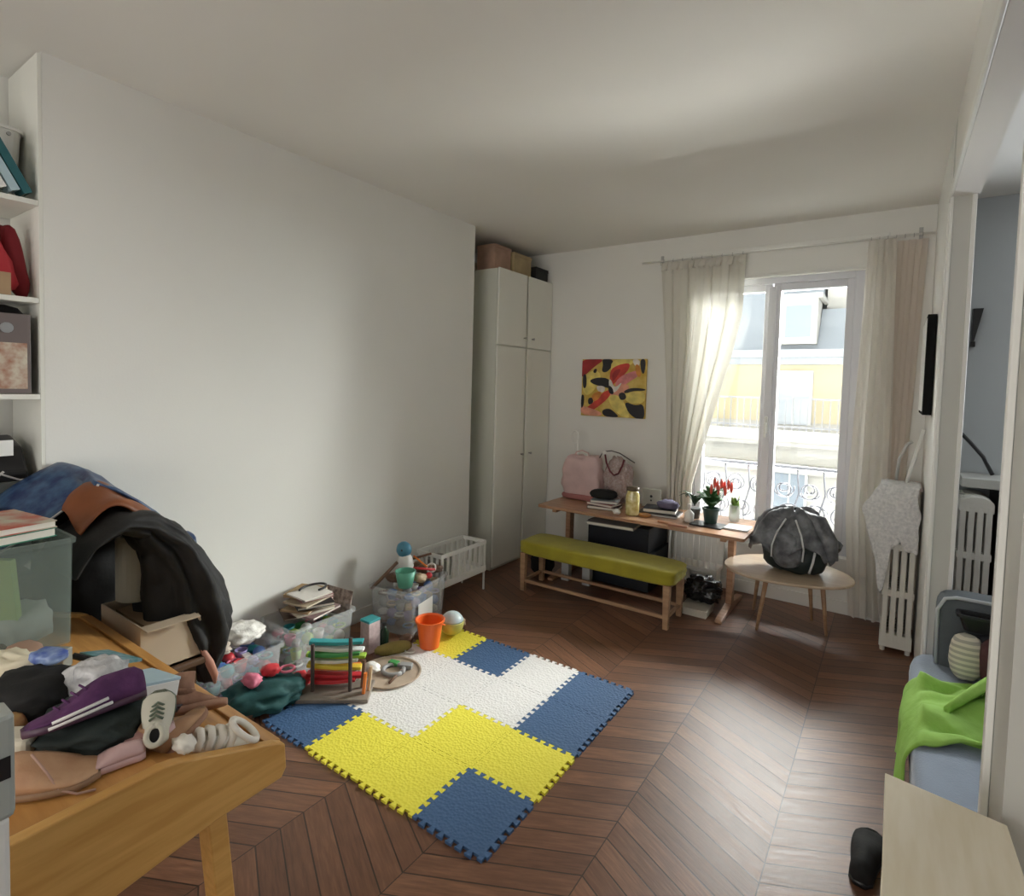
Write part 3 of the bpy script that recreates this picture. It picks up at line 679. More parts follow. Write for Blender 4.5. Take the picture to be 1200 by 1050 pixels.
part('body', lathe(bmesh.new(), [(.032, 0), (.036, .01), (.036, .07), (.015, .09), (.011, .095)]), WPLAST, t, smooth=True); part('neck', lathe(bmesh.new(), [(.009, .095), (.009, .125), (.013, .13), (.013, .14)]), WPLAST, t, smooth=True)
solo('tablet', prism(bmesh.new(), rrect(.12, .085, .008), 0, .009), BLKPL, 'black tablet lying under the plant pot', 'tablet', loc=(1.86, 4.32, TZ), rz=-.05, bevel=.002)
solo('glass_tray', prism(bmesh.new(), rrect(.085, .09, .01), 0, .012), mat('white_tray', (.75, .77, .78), .15), 'white tray at the right front corner of the dining table', 'tray', loc=(2.065, 4.37, TZ), bevel=.003)

GREEN = mat('leaf_green', (.035, .12, .03), .45, var=.3, vscale=10); LGREEN = mat('lime_leaf', (.22, .40, .06), .45, var=.2, vscale=10)
DKGREEN = mat('dark_leaf', (.015, .05, .02), .4, var=.3, vscale=10)
def leaf(bm, base, tip, w, bend=.03):
    b, t = Vector(base), Vector(tip); d = (t-b); s = d.cross(Vector((0, 0, 1))); s = s.normalized() if s.length > 1e-5 else Vector((1, 0, 0))
    vs = []
    for i in range(7):
        k = i/6; c = b+d*k; c.z += bend*sin(k*pi); hw = w*sin(pi*min(1, k*.93+.04))**.8
        vs.append([bm.verts.new(c-s*hw), bm.verts.new(c+Vector((0, 0, -.15*hw))), bm.verts.new(c+s*hw)])
    for a, c in zip(vs, vs[1:]):
        bm.faces.new((a[0], a[1], c[1], c[0])); bm.faces.new((a[1], a[2], c[2], c[1]))
t = thing('potted_plant', 'broad-leaved plant with red flowers in a dark green pot on the dining table', 'plant', (1.86, 4.38, TZ+.0095))
part('pot', lathe(bmesh.new(), [(.045, 0), (.06, .10), (.064, .10), (.064, .115), (.054, .115), (.05, .09), (.001, .09)]), mat('dark_green_pot', (.02, .05, .04), .3), t, smooth=False)
lf = bmesh.new(); sm = bmesh.new()
for i in range(19):
    a = i*2.4; r = .09+.06*RND.random(); z = .14+.11*RND.random()
    leaf(lf, (0.01*cos(a), .01*sin(a), z-.03), (r*cos(a)-.02, r*sin(a), z+.03), .036, .03)
    tube(sm, [(0, 0, .09), (.012*cos(a), .012*sin(a), z-.03)], .0025, 5)
part('foliage', lf, GREEN, t, smooth=True, solid=.001); part('stem', sm, GREEN, t)
REDF = mat('red_petal', (.72, .10, .07), .45, var=.2)
for i in range(9):
    x, y, z = (.0+.017*i, .02*((i % 3)-1)+.01, .262+.045*((i*5) % 3)/2)
    fb = blob(bmesh.new(), (x, y, z), (.012, .011, .042), 2, .15, 3, i, sub=2)
    fo = part('flower', fb, REDF, t, smooth=True)
    part('flower_stem', tube(bmesh.new(), [(0, 0, .1), (x*.7, y*.7, z*.8), (x, y, z-.02)], .002, 5), GREEN, fo)
t = thing('potted_plant', 'dark-leaved plant with drooping leaves left of the red flowers', 'plant', (1.70, 4.50, TZ))
part('pot', lathe(bmesh.new(), [(.04, 0), (.05, .07), (.05, .08), (.001, .075)]), mat('grey_pot', (.10, .11, .11), .4), t)
lf = bmesh.new()
for i in range(13):
    a = i*2.4; r = .10+.05*RND.random(); z = .12+.08*RND.random()
    leaf(lf, (0, 0, .08+.3*(z-.08)), (r*cos(a), r*sin(a)*.7, z), .018, .05)
part('foliage', lf, DKGREEN, t, smooth=True, solid=.001)
t = thing('glass_vase', 'clear glass vase with a lime green sprig at the right end of the dining table', 'vase', (1.985, 4.60, TZ))
part('vase', lathe(bmesh.new(), [(.035, 0), (.045, .03), (.04, .10), (.046, .13), (.042, .13), (.036, .1), (.04, .03), (.03, .006)]), mat('clear_glass_vase', (.80, .86, .84), .05, alpha=.35), t, smooth=True)
lf = bmesh.new()
for i in range(9):
    a = i*2.4; leaf(lf, (0, 0, .05), (.035*cos(a), .035*sin(a), .11+.012*i), .020, .02)
part('sprig', lf, LGREEN, t, smooth=True, solid=.001)

# ------------------------------------------------------------------ things under the table and bench
carton('storage_box', .86, 1.40, 4.30, 4.76, .33, .53, NAVY, 'dark navy storage box, upper one under the dining table')
carton('storage_box', .84, 1.42, 4.28, 4.76, .02, .325, mat('navy_black_plastic', (.006, .010, .018), .45), 'dark storage box standing on the floor under the dining table')
book('binder', (1.12, 4.26, .536), (.40, .26, .025), mat('grey_board', (.34, .34, .33), .6), 'grey folder lying on the upper navy box', 'folder', rot=(0, 0, .08))
t = thing('slatted_crate', 'white slatted crate under the right end of the dining table', 'crate', (1.68, 4.64, 0))
bm = BX(-.20, .20, -.08, .12, .20, .23); box(bm, -.20, .20, .10, .12, .23, .52)
for k in range(9): box(bm, -.20+k*.0475, -.185+k*.0475, -.08, -.07, .23, .50)
box(bm, -.20, .20, -.082, -.068, .49, .52)
part('body', bm, WPLAST, t, bevel=.002)
for sx in (-.18, .18): part('leg', BX(sx-.012, sx+.012, -.06, .08, 0, .20), WPLAST, t)
solo('crumpled_bag', blob(bmesh.new(), (0, 0, .09), (.13, .11, .09), 2.5, .35, 3, 9, sub=4), mat('black_glossy_bag', (.012, .012, .014), .25, bump=.6, bscale=18), 'shiny black bag on the floor between the table leg and the bench', 'bag', loc=(1.85, 4.30, .060), smooth=True)
carton('shoe_box', 1.74, 1.93, 4.10, 4.30, 0, .055, mat('cream_card', (.56, .53, .45), .7), 'flat cream box on the floor beside the table foot')
for i, x in enumerate((.72, .92)):
    solo('carton', BX(x-.035, x+.035, 4.16, 4.22, 0, .17), mat('pale_grey_card', (.5, .5, .5), .6), ('left' if i == 0 else 'right') + ' of the two upright pale grey cartons on the floor behind the bench', 'box', bevel=.003)
solo('dark_sack', blob(bmesh.new(), (0, 0, .11), (.10, .09, .11), 2.6, .2, 3, 12), BLACK, 'black sack on the floor at the left, beside the grey cartons', 'bag', loc=(.48, 4.18, 0), smooth=True)

# ------------------------------------------------------------------ foam puzzle mat
def foam(name, col):
    m = mat(name, col, .65); nt = m.node_tree; n = nt.nodes; l = nt.links
    g = n.new('ShaderNodeNewGeometry'); v = n.new('ShaderNodeTexVoronoi'); v.inputs['Scale'].default_value = 75
    l.new(g.outputs['Position'], v.inputs['Vector']); b = n.new('ShaderNodeBump'); b.inputs['Strength'].default_value = .9; b.inputs['Distance'].default_value = .003
    l.new(v.outputs['Distance'], b.inputs['Height']); l.new(b.outputs['Normal'], n['Principled BSDF'].inputs['Normal'])
    return m
FY = foam('yellow_foam', (.78, .70, .06)); FB = foam('blue_foam', (.045, .105, .22)); FW = foam('white_foam', (.76, .75, .73))
GX = [.537, .874, 1.211, 1.548, 1.885]; GY = [1.495, 1.835, 2.175, 2.515, 2.855]
def zig(a, b, n=7, d=.011):
    """jigsaw edge from a to b: (along, offset) pairs, shared by the two tiles that meet there"""
    L = b-a; s = L/(2*n+1); out = [(a, 0)]
    for i in range(2*n+1):
        p0, p1 = a+i*s, a+(i+1)*s
        o = d if i % 2 else -d
        if i == 0 or i == 2*n: continue
        fl = .16*s
        out += [(p0, 0 if i == 1 else -o*0), (p0-fl, o), (p1+fl, o), (p1, 0)]
    out.append((b, 0))
    c = [out[0]]
    for q in out[1:]:
        if q != c[-1]: c.append(q)
    return c
rows = ["BYYB", "WWYY", "WWWB", "YBWB"]
names = {'B': ('blue', FB), 'Y': ('yellow', FY), 'W': ('white', FW)}
where = {(0, 0): 'blue foam tile at the near left corner, touching the teal bag', (1, 0): 'yellow foam tile on the near edge, left of its yellow twin', (2, 0): 'yellow foam tile on the near edge, between a yellow and a blue tile', (3, 0): 'blue foam tile at the near corner of the mat, closest to the camera',
 (0, 1): 'white foam tile half hidden under the toy rack', (1, 1): 'white foam tile behind the near left yellow tile', (2, 1): 'yellow foam tile inside the mat, with yellow tiles on its near and right sides', (3, 1): 'yellow foam tile on the right edge of the mat between two blue tiles',
 (0, 2): 'white foam tile under the round tray', (1, 2): 'white foam tile in the middle, in front of the single far blue tile', (2, 2): 'white foam tile beside the nearer of the two adjoining blue tiles', (3, 2): 'blue foam tile on the right edge, nearer of two adjoining blue tiles',
 (0, 3): 'yellow foam tile in the far left corner beside the orange bucket', (1, 3): 'blue foam tile on the far edge between yellow and white', (2, 3): 'white foam tile on the far edge beside the far right blue tile', (3, 3): 'blue foam tile at the far right corner of the mat'}
for j in range(4):
    for i in range(4):
        x0, x1, y0, y1 = GX[i], GX[i+1], GY[j], GY[j+1]; e = .0009
        poly = [(a, y0+o+e) for a, o in zig(x0, x1)][:-1] + [(x1+o-e, a) for a, o in zig(y0, y1)][:-1]
        poly += [(a, y1+o-e) for a, o in reversed(zig(x0, x1))][:-1] + [(x0+o+e, a) for a, o in reversed(zig(y0, y1))][:-1]
        c = names[rows[j][i]]
        solo('foam_tile', prism(bmesh.new(), poly, .0005, .011), c[1], where[(i, j)], 'foam tile', group='interlocking foam floor tiles')

# ------------------------------------------------------------------ doll bed
DB = thing('doll_bed', 'white slatted doll cot on thin legs against the wall beside the wardrobe', 'doll bed', (.19, 3.30, 0))
bx0, bx1, by0, by1, bz0, bz1 = .06, .31, 3.03, 3.575, .15, .405
bm = BX(bx0, bx1, by0, by1, bz0, bz0+.02); part('base', bm, WPLAST, DB, world=True, bevel=.002)
for x in (bx0, bx1-.012):
    bm = BX(x, x+.012, by0, by1, bz1-.03, bz1)
    box(bm, x, x+.012, by0, by1, bz0+.02, bz0+.05)
    for k in range(9): yy = by0+.005+k*(by1-by0-.035)/8; box(bm, x+.001, x+.011, yy, yy+.025, bz0+.05, bz1-.03)
    part('side_rail', bm, WPLAST, DB, world=True, bevel=.002)
for y in (by0, by1-.012):
    bm = BX(bx0+.012, bx1-.012, y, y+.012, bz1-.03, bz1); box(bm, bx0+.012, bx1-.012, y, y+.012, bz0+.02, bz0+.05)
    for k in range(4): xx = bx0+.03+k*.055; box(bm, xx, xx+.02, y+.001, y+.011, bz0+.05, bz1-.03)
    part('end_rail', bm, WPLAST, DB, world=True, bevel=.002)
for x in (bx0+.006, bx1-.018):
    for y in (by0+.006, by1-.018): part('leg', BX(x, x+.012, y, y+.012, 0, bz0), WPLAST, DB, world=True)
GREYF = mat('warm_grey_felt', (.30, .29, .26), .9, bump=.2)
solo('felt_basket', open_bin(bmesh.new(), .09, .085, .13, r=.06, t=.006), GREYF, 'warm grey felt basket sitting in the near end of the doll cot', 'basket', loc=(.178, 3.16, .205))

# ------------------------------------------------------------------ three clear toy crates along the wall
def crate(loc, rz, hx, hy, h, label, m=CLEAR):
    t = thing('clear_crate', label, 'crate', loc, rz)
    bm = bmesh.new()
    def R(k, z, e=0): return [(x, y, z) for x, y in rrect(hx*k+e, hy*k+e, .03)]
    loft(bm, [R(.92, 0), R(1, h-.02), R(1, h-.02, .012), R(1, h, .012), R(1, h, 0), R(.985, h-.02), R(.90, .006)])
    part('body', bm, m, t)
    for s in (-1, 1):
        b = BX(-.05, .05, s*hy-.006*s, s*(hy+.016), h-.035, h-.02) if s > 0 else BX(-.05, .05, -(hy+.016), -hy+.006, h-.035, h-.02)
        part('handle', b, m, t, bevel=.002)
    return t
crate((.165, 1.545, .001), 0, .150, .205, .235, 'clear crate nearest the wooden desk, filled with pink and blue toys')
crate((.165, 2.02, .001), 0, .150, .215, .275, 'middle clear crate, with a pile of books on top')
C3 = crate((.262, 2.76, .001), rad(12), .165, .235, .30, 'large clear crate farthest from the desk, heaped with toys, with a white label')
part('label_plate', BX(.1715, .1735, -.16, .02, .06, .20), WPLAST, C3, label='white sheet stuck on the side')

cols = {'pink': (.62, .16, .24), 'blue': (.10, .20, .48), 'lavender': (.36, .30, .55), 'red': (.55, .03, .04), 'green': (.06, .30, .08), 'yellow': (.75, .55, .05), 'white': (.75, .74, .70), 'turquoise': (.03, .30, .32), 'brown': (.14, .07, .04), 'orange': (.75, .20, .03), 'lime': (.30, .48, .05), 'grey': (.30, .30, .30), 'beige': (.55, .42, .28), 'sea-green': (.10, .36, .25)}
def cm(c): return mat('toy_'+c, cols[c], .45)
def toy(kind, c, loc, s, label, rot=(0, 0, 0), group=None):
    if kind == 'ball': bm = blob(bmesh.new(), (0, 0, 0), (s, s, s), 2)
    elif kind == 'block': bm = BX(-s, s, -s*.6, s*.6, -s*.35, s*.35)
    elif kind == 'cup': bm = lathe(bmesh.new(), [(s*.7, 0), (s, s*1.6), (s*.92, s*1.6), (s*.62, s*.12), (.001, s*.12)])
    elif kind == 'stick': bm = tube(bmesh.new(), [(-s*1.6, 0, 0), (s*1.6, 0, 0)], s*.16)
    elif kind == 'ring': bm = tube(bmesh.new(), [(s*cos(a), s*sin(a), 0) for a in [k*pi/8 for k in range(17)]], s*.2)
    else: bm = blob(bmesh.new(), (0, 0, 0), (s, s*.75, s*.6), 2.3, .35, 2.5, hash(label) % 7 if False else len(label) % 7)
    nm = {'ball': 'toy_ball', 'block': 'toy_block', 'cup': 'toy_cup', 'stick': 'toy_stick', 'ring': 'toy_ring', 'soft': 'soft_toy'}[kind]
    return solo(nm, bm, cm(c), label, 'toy', loc=loc, rot=rot, group=group, smooth=kind in ('ball', 'cup', 'soft', 'ring', 'stick'), bevel=.003 if kind == 'block' else 0)
# fillings: layered so that each toy has its own place
def fill(cx, cy, rz, hx, hy, z0, layers, nx, ny, palette, where, grp, s=.036, extra=('block', 'soft', 'ball', 'ring', 'cup')):
    ca, sa = cos(rz), sin(rz); n = 0; seen = {}
    for L in range(layers):
        for i in range(nx):
            for j in range(ny):
                lx = -hx+s+(2*hx-2*s)*(i/(max(1, nx-1))); ly = -hy+s+(2*hy-2*s)*(j/(max(1, ny-1)))
                k = extra[(n*2+i+L) % len(extra)]; c = palette[(n*3+L*2+j) % len(palette)]
                lw = ('bottom', 'second', 'third', 'top')[L if L < layers-1 else 3]; rw = ('near end', 'second row from the near end', 'middle row', 'second row from the far end', 'far end')[j]; cw = ('wall side', 'centre left', 'centre right', 'room side')[i]
                word = {'block': 'toy block', 'soft': 'soft toy', 'ball': 'toy ball', 'ring': 'toy ring', 'cup': 'toy cup'}[k]
                toy(k, c, (cx+lx*ca-ly*sa, cy+lx*sa+ly*ca, z0+L*s*1.75 - (s*.8 if k == 'cup' else 0)), s*.92, '%s %s %s, %s layer, %s, %s' % (c, word, where, lw, rw, cw), rot=(0, 0, n*1.3), group='toys '+grp); n += 1
fill(.165, 1.545, 0, .125, .175, .045, 3, 4, 5, ['pink', 'lavender', 'blue', 'red', 'white', 'turquoise'], 'in nearest crate', 'in the nearest crate')
fill(.165, 2.02, 0, .125, .185, .045, 3, 4, 5, ['green', 'grey', 'turquoise', 'white', 'pink', 'lime'], 'in middle crate', 'in the middle crate')
fill(.262, 2.76, rad(12), .135, .20, .05, 4, 4, 5, ['brown', 'beige', 'white', 'blue', 'grey', 'lavender'], 'in far crate', 'inside the far crate')
# things heaped on the far crate
def P3(lx, ly, z): return (.262+lx*cos(rad(12))-ly*sin(rad(12)), 2.76+lx*sin(rad(12))+ly*cos(rad(12)), z)
toy('cup', 'sea-green', P3(.06, -.15, .302), .068, 'big sea-green toy cup at the near end of the heaped far crate')
TB = thing('toy_figure', 'toy with a round turquoise-blue head sticking up above the far crate', 'toy', P3(-.04, -.02, .30))
part('head', blob(bmesh.new(), (0, 0, .205), (.056, .050, .056), 2, .05), mat('petrol_blue', (.05, .20, .30), .4), TB, smooth=True)
part('eye', blob(bmesh.new(), (.018, -.040, .21), (.011, .006, .011), 2), BLKPL, TB, smooth=True)
part('body', blob(bmesh.new(), (.02, 0, .10), (.055, .045, .08), 2.4, .1), cm('white'), TB, smooth=True)
HEAP = [('stick', 'brown', -.10, -.16, .355, .075, (0, -.7, 1.2), 'dark brown toy branch poking up at the near left of the far crate'),
 ('soft', 'brown', -.07, -.10, .325, .05, (0, 0, .4), 'brown soft toy beside the sea-green cup'),
 ('soft', 'beige', .02, -.09, .335, .055, (0, 0, 1), 'beige soft toy between the green cup and the blue-headed toy'),
 ('soft', 'beige', .11, -.04, .335, .05, (0, .3, 2), 'beige soft toy at the front rim of the far crate'),
 ('stick', 'red', .12, -.01, .39, .05, (0, .2, 1.1), 'red toy stick lying on the heap of the far crate'),
 ('soft', 'brown', .06, .10, .345, .055, (0, 0, .2), 'large brown soft toy at the middle of the far crate heap'),
 ('stick', 'brown', .0, .12, .42, .055, (0, -.3, .6), 'dark toy stick across the top of the far crate heap'),
 ('soft', 'brown', -.04, .16, .34, .045, (0, 0, 2.2), 'dark brown soft toy at the far end of the heap'),
 ('ring', 'white', .115, .09, .365, .032, (.9, 0, .4), 'white toy ring hooked on the rim of the far crate'),
 ('soft', 'brown', .11, .17, .335, .045, (0, 0, 1.2), 'brown soft toy over the far front corner of the crate'),
 ('stick', 'orange', .05, .05, .415, .04, (0, .5, .2), 'orange toy stick in the far crate heap'),
 ('ball', 'red', .135, .03, .335, .022, (0, 0, 0), 'small red ball at the front rim of the far crate')]
for k, c, lx, ly, z, s, r, lab in HEAP: toy(k, c, P3(lx, ly, z), s, lab, rot=r)

# books on the middle crate
BKC = [('dark_brown', (.10, .06, .04)), ('mauve', (.26, .17, .17)), ('cream', (.60, .52, .40)), ('tan', (.36, .24, .13)), ('pale_pink', (.56, .38, .36)), ('black', (.02, .018, .02)), ('beige', (.50, .41, .29)), ('rosy', (.42, .20, .20)), ('ochre', (.40, .27, .13)), ('white', (.66, .63, .58))]
z = .277
for i, (nm, c) in enumerate(BKC):
    h = .009+.004*(i % 3)
    book('book', (.165+.022*((i*7) % 4-1.5), 2.02+.022*((i*5) % 3-1), z), (.24-.006*i, .18, h), mat('cover_'+nm, c, .6), nm.replace('_', ' ') + ' covered thin book, %s of the pile on the middle crate' % ('bottom', 'second from the bottom', 'third from the bottom', 'fourth from the bottom', 'fifth from the bottom', 'fifth from the top', 'fourth from the top', 'third from the top', 'second from the top', 'top one')[i], rot=(0, 0, pi/2+.2*((i*3) % 5-2)), cover=.002)
    z += h+.001
t = thing('hair_band', 'dark curved hair band lying on top of the book pile of the middle crate', 'hair band', (.17, 2.04, z+.008))
part('band', tube(bmesh.new(), [(.055*cos(a), .085*sin(a), 0) for a in [k*pi/9 for k in range(13)]], .007, 8), BLKPL, t, smooth=True)
solo('game_board', BX(-.10, .12, -.003, .003, 0, .16), mat('dark_patterned_board', (.12, .08, .07), .6, color2=(.42, .34, .30), vscale=30), 'dark patterned board leaning at the far end of the middle crate', 'board', loc=(.15, 2.215, .20), rot=(rad(-12), 0, .1))
# cloth on the nearest crate
solo('white_cloth', blob(bmesh.new(), (0, 0, .04), (.10, .11, .045), 2.4, .2, 2.5, 3, sub=4), mat('white_towel', (.72, .70, .66), .9, bump=.4, bscale=60), 'crumpled white cloth on top of the crate nearest the desk', 'cloth', loc=(.13, 1.62, .245), smooth=True)
solo('beige_cloth', blob(bmesh.new(), (0, 0, .03), (.10, .08, .03), 2.6, .2, 2.5, 5, sub=4), mat('beige_towel', (.42, .36, .30), .9, bump=.4, bscale=60), 'beige cloth on the near end of the crate nearest the desk', 'cloth', loc=(.16, 1.44, .243), smooth=True)

# toy rack with coloured rails standing on the floor in front of the middle crate
TR = thing('toy_rack', 'toy rack with dark posts and green, yellow and red rails on a grey base', 'toy', (.615, 1.875, .0115), rad(38))
part('base', BX(-.195, .185, -.12, .08, 0, .020), mat('grey_board_wood', (.20, .17, .14), .6, var=.2), TR, bevel=.004)
for x, h in ((-.12, .27), (.075, .31)):
    part('post', tube(bmesh.new(), [(x, -.035, .02), (x, -.035, h)], .010, 10), mat('dark_post', (.055, .04, .035), .5), TR)
cl = [('red', .040, .15, .1), ('red', .062, .20, -.03), ('orange', .098, .17, .05), ('yellow', .120, .19, -.08), ('white', .142, .16, .06), ('lime', .162, .21, -.04), ('green', .186, .18, .08), ('white', .206, .20, -.06), ('turquoise', .234, .19, .03)]
for i, (c, zz, ln, sl) in enumerate(cl):
    y = .0+.018*(i % 3)
    part('rail', prism(bmesh.new(), [(-.02-ln*.75, zz-ln*sl*.4), (-.02, zz-.006), (-.02+ln*.75, zz+ln*sl*.5), (-.02+ln*.75, zz+.016+ln*sl*.5), (-.02, zz+.013), (-.02-ln*.75, zz+.020-ln*sl*.4)], y, y+.045, axis=1), cm(c), TR, label=c+' curved rail', bevel=.003)
for i, (c, x) in enumerate((('orange', .150), ('beige', .172), ('brown', .130))):
    part('upright', tube(bmesh.new(), [(x, -.06+.03*i, .02), (x+.01, -.06+.03*i, .13+.02*i)], .009, 8), cm(c), TR, label=c+' short upright')
# pink and white patterned container and dark bottle between middle and far crate
t = thing('patterned_tin', 'tall pink-grey patterned tin between the middle and the far crates', 'tin', (.385, 2.30, 0))
part('body', BX(-.04, .04, -.045, .045, 0, .19), mat('pink_grey_pattern', (.42, .32, .32), .5, color2=(.62, .50, .50), vscale=30), t, bevel=.004)
part('lid', BX(-.042, .042, -.047, .047, .19, .205), cm('turquoise'), t, bevel=.003, label='turquoise lid')
t = thing('dark_bottle', 'dark green bottle between the patterned tin and the far crate', 'bottle', (.405, 2.395, 0))
part('body', lathe(bmesh.new(), [(.028, 0), (.03, .01), (.03, .09), (.012, .115), (.012, .13)]), mat('dark_green_glass', (.012, .035, .02), .2), t, smooth=True)
part('cap', lathe(bmesh.new(), [(.014, .13), (.014, .15)]), BLKPL, t)
solo('rolled_cloth', blob(bmesh.new(), (0, 0, .035), (.115, .042, .035), 2.4, .15, 3, 2), mat('olive_gold_cloth', (.28, .22, .06), .8, bump=.3), 'olive gold rolled cloth on the floor in front of the far crate', 'cloth', loc=(.53, 2.36, .001), rz=rad(62), smooth=True)
# teal bag and small toys on the floor by the desk
solo('teal_bag', blob(bmesh.new(), (0, 0, .075), (.18, .12, .075), 2.5, .25, 2.5, 4, sub=4), mat('teal_cloth', (.008, .065, .065), .75, bump=.4, bscale=20), 'dark teal cloth bag slumped on the floor in front of the nearest crate', 'bag', loc=(.44, 1.56, .002), rz=rad(72), smooth=True)
for i, (k, c, x, y, z_, s, lab) in enumerate((('soft', 'pink', .44, 1.50, .175, .05, 'pink soft toy on the near end of the teal bag'), ('soft', 'red', .44, 1.60, .185, .045, 'red soft toy on the middle of the teal bag'), ('ring', 'pink', .46, 1.68, .165, .035, 'pink toy ring on the far end of the teal bag'), ('soft', 'red', .42, 1.79, .05, .055, 'red soft toy on the floor between teal bag and rack'), ('soft', 'beige', .40, 1.36, .04, .055, 'beige soft toy on the floor by the desk'), ('block', 'brown', .49, 1.42, .022, .05, 'brown toy block on the floor by the desk'))):
    toy(k, c, (x, y, z_), s, lab, rot=(0, 0, i))
# round tray with oddments
T = thing('round_tray', 'round beige wooden tray lying on the white foam tiles', 'tray', (.70, 2.17, .0115))
part('dish', lathe(bmesh.new(), [(.165, 0), (.178, .008), (.178, .014), (.168, .014), (.16, .006), (.001, .006)], n=40), mat('driftwood', (.42, .33, .25), .6, var=.15), T, smooth=False)
for k, c, x, y, z_, s, r, lab in (('soft', 'white', .63, 2.10, .052, .045, 0, 'white soft toy at the near left of the round tray'), ('ring', 'grey', .71, 2.19, .028, .06, 0, 'grey toy ring lying flat in the round tray'), ('block', 'grey', .74, 2.26, .032, .035, .5, 'grey toy block at the far edge of the round tray'), ('block', 'green', .66, 2.24, .032, .03, .2, 'dark green toy block on the round tray'), ('stick', 'brown', .77, 2.15, .026, .045, 1.9, 'brown toy stick at the right edge of the round tray')):
    toy(k, c, (x, y, z_), s, lab, rot=(0, 0, r))
# orange bucket
BU = thing('toy_bucket', 'orange plastic toy bucket standing at the corner of the yellow foam tile', 'bucket', (.655, 2.545, .0115))
part('body', lathe(bmesh.new(), [(.055, 0), (.060, .004), (.083, .165), (.092, .165), (.094, .178), (.088, .18), (.079, .172), (.056, .01), (.001, .01)], n=32), mat('orange_plastic', (.80, .135, .02), .35), BU, smooth=False)
part('handle', tube(bmesh.new(), [(.094*cos(a), .094*sin(a), .17-.05*sin(a)) for a in [k*pi/10 for k in range(11)]], .004, 6), mat('orange_plastic', (.8, .2, .04), .35), BU, smooth=True)
BA = thing('toy_globe', 'ball with pale blue top and yellow-green bottom beside the orange bucket', 'ball', (.655, 2.76, .0115))
part('lower_half', lathe(bmesh.new(), [(.078*sin(a), .078-.078*cos(a)) for a in [k*pi/24 for k in range(1, 15)]], n=28), mat('yellow_green', (.50, .48, .14), .4, var=.1), BA, smooth=True)
part('upper_half', lathe(bmesh.new(), [(.0785*sin(a), .078-.078*cos(a)) for a in [k*pi/24 for k in range(14, 24)]], n=28), mat('pale_sky', (.42, .55, .60), .4, color2=(.66, .72, .70), vscale=14), BA, smooth=True)
toy('soft', 'beige', (.60, 2.90, .035), .045, 'small pinkish beige toy on the floor behind the ball', rot=(0, 0, .5))
toy('block', 'brown', (.535, 2.60, .026), .045, 'dark brown block on the floor left of the orange bucket', rot=(0, 0, .5))
toy('soft', 'brown', (.50, 2.50, .035), .045, 'brown soft toy on the floor in front of the large crate', rot=(0, 0, 1.5))
toy('ring', 'white', (.61, 2.42, .020), .028, 'small white toy ring in front of the orange bucket')

# ------------------------------------------------------------------ big wooden desk in the left foreground
DK = thing('desk', 'golden oak desk with sloping far edge and deep side panel, heaped with shoes', 'desk', (.92, .45, 0))
prof = [(-.10, .755), (.585, .755), (.615, .750), (.875, .660), (.900, .645), (.905, .575), (.890, .552), (.70, .545), (.49, .515), (.2, .44), (-.10, .40)]
part('side_panel', prism(bmesh.new(), prof, 1.600, 1.630, axis=0), OAKY, DK, world=True, bevel=.004)
part('side_panel', prism(bmesh.new(), prof, .20, .23, axis=0), OAKY, DK, world=True, bevel=.004)
part('desktop', prism(bmesh.new(), [(-.10, .742), (.59, .742), (.86, .648), (.86, .630), (.585, .722), (-.10, .722)], .231, 1.599, axis=0), OAK, DK, world=True)
part('rim', prism(bmesh.new(), [(.862, .656), (.905, .645), (.905, .575), (.862, .575)], .231, 1.599, axis=0), OAK, DK, world=True, bevel=.003)
for sx, x in ((1, 1.565), (-1, .265)):
    for y, dy in ((.72, .05), (.02, -.02)):
        part('leg', loft(bmesh.new(), [[(x+sx*e+a, y+d+b, zz) for a, b in ((-.032, -.024), (.032, -.024), (.032, .024), (-.032, .024))] for zz, d, e in ((0, dy, .02), (.62, 0, 0))]), OAKY, DK, world=True, bevel=.004)

# clear box with books on the desk
zt = .743
BXX = thing('clear_box', 'tall grey-green clear plastic box standing on the desk, book lying on its rim', 'box', (.550, .585, zt))
bm = bmesh.new()
def RR(e, z): return [(x, y, z) for x, y in rrect(.155+e, .115+e, .015)]
loft(bm, [RR(-.006, 0), RR(0, .345), RR(.008, .348), RR(.008, .365), RR(-.003, .365), RR(-.009, .004)])
part('body', bm, CLEARG, BXX)
solo('folder', BX(-.10, .10, -.01, .01, 0, .24), mat('pale_green_folder', (.32, .46, .16), .6), 'pale green folder inside the clear box, leaning at its left', 'folder', loc=(.56, .515, zt+.075), rot=(rad(6), 0, rad(35)))
solo('papers', blob(bmesh.new(), (0, 0, .06), (.11, .08, .06), 3, .2, 3, 4), mat('grey_papers', (.42, .46, .42), .8), 'crumpled grey papers in the bottom of the clear box', 'paper', loc=(.56, .59, zt+.006), smooth=True)
book('magazine', (.52, .545, zt+.367), (.30, .20, .030), mat('green_cover', (.03, .20, .13), .5), 'thick dark green book lying on the rim of the clear box', 'book', rot=(0, 0, rad(10)))
book('magazine', (.52, .545, zt+.398), (.30, .21, .024), mat('red_white_cover', (.50, .54, .42), .5, color2=(.46, .11, .07), vscale=11), 'red and pale green magazine, topmost on the clear box', 'magazine', rot=(0, 0, rad(8)))

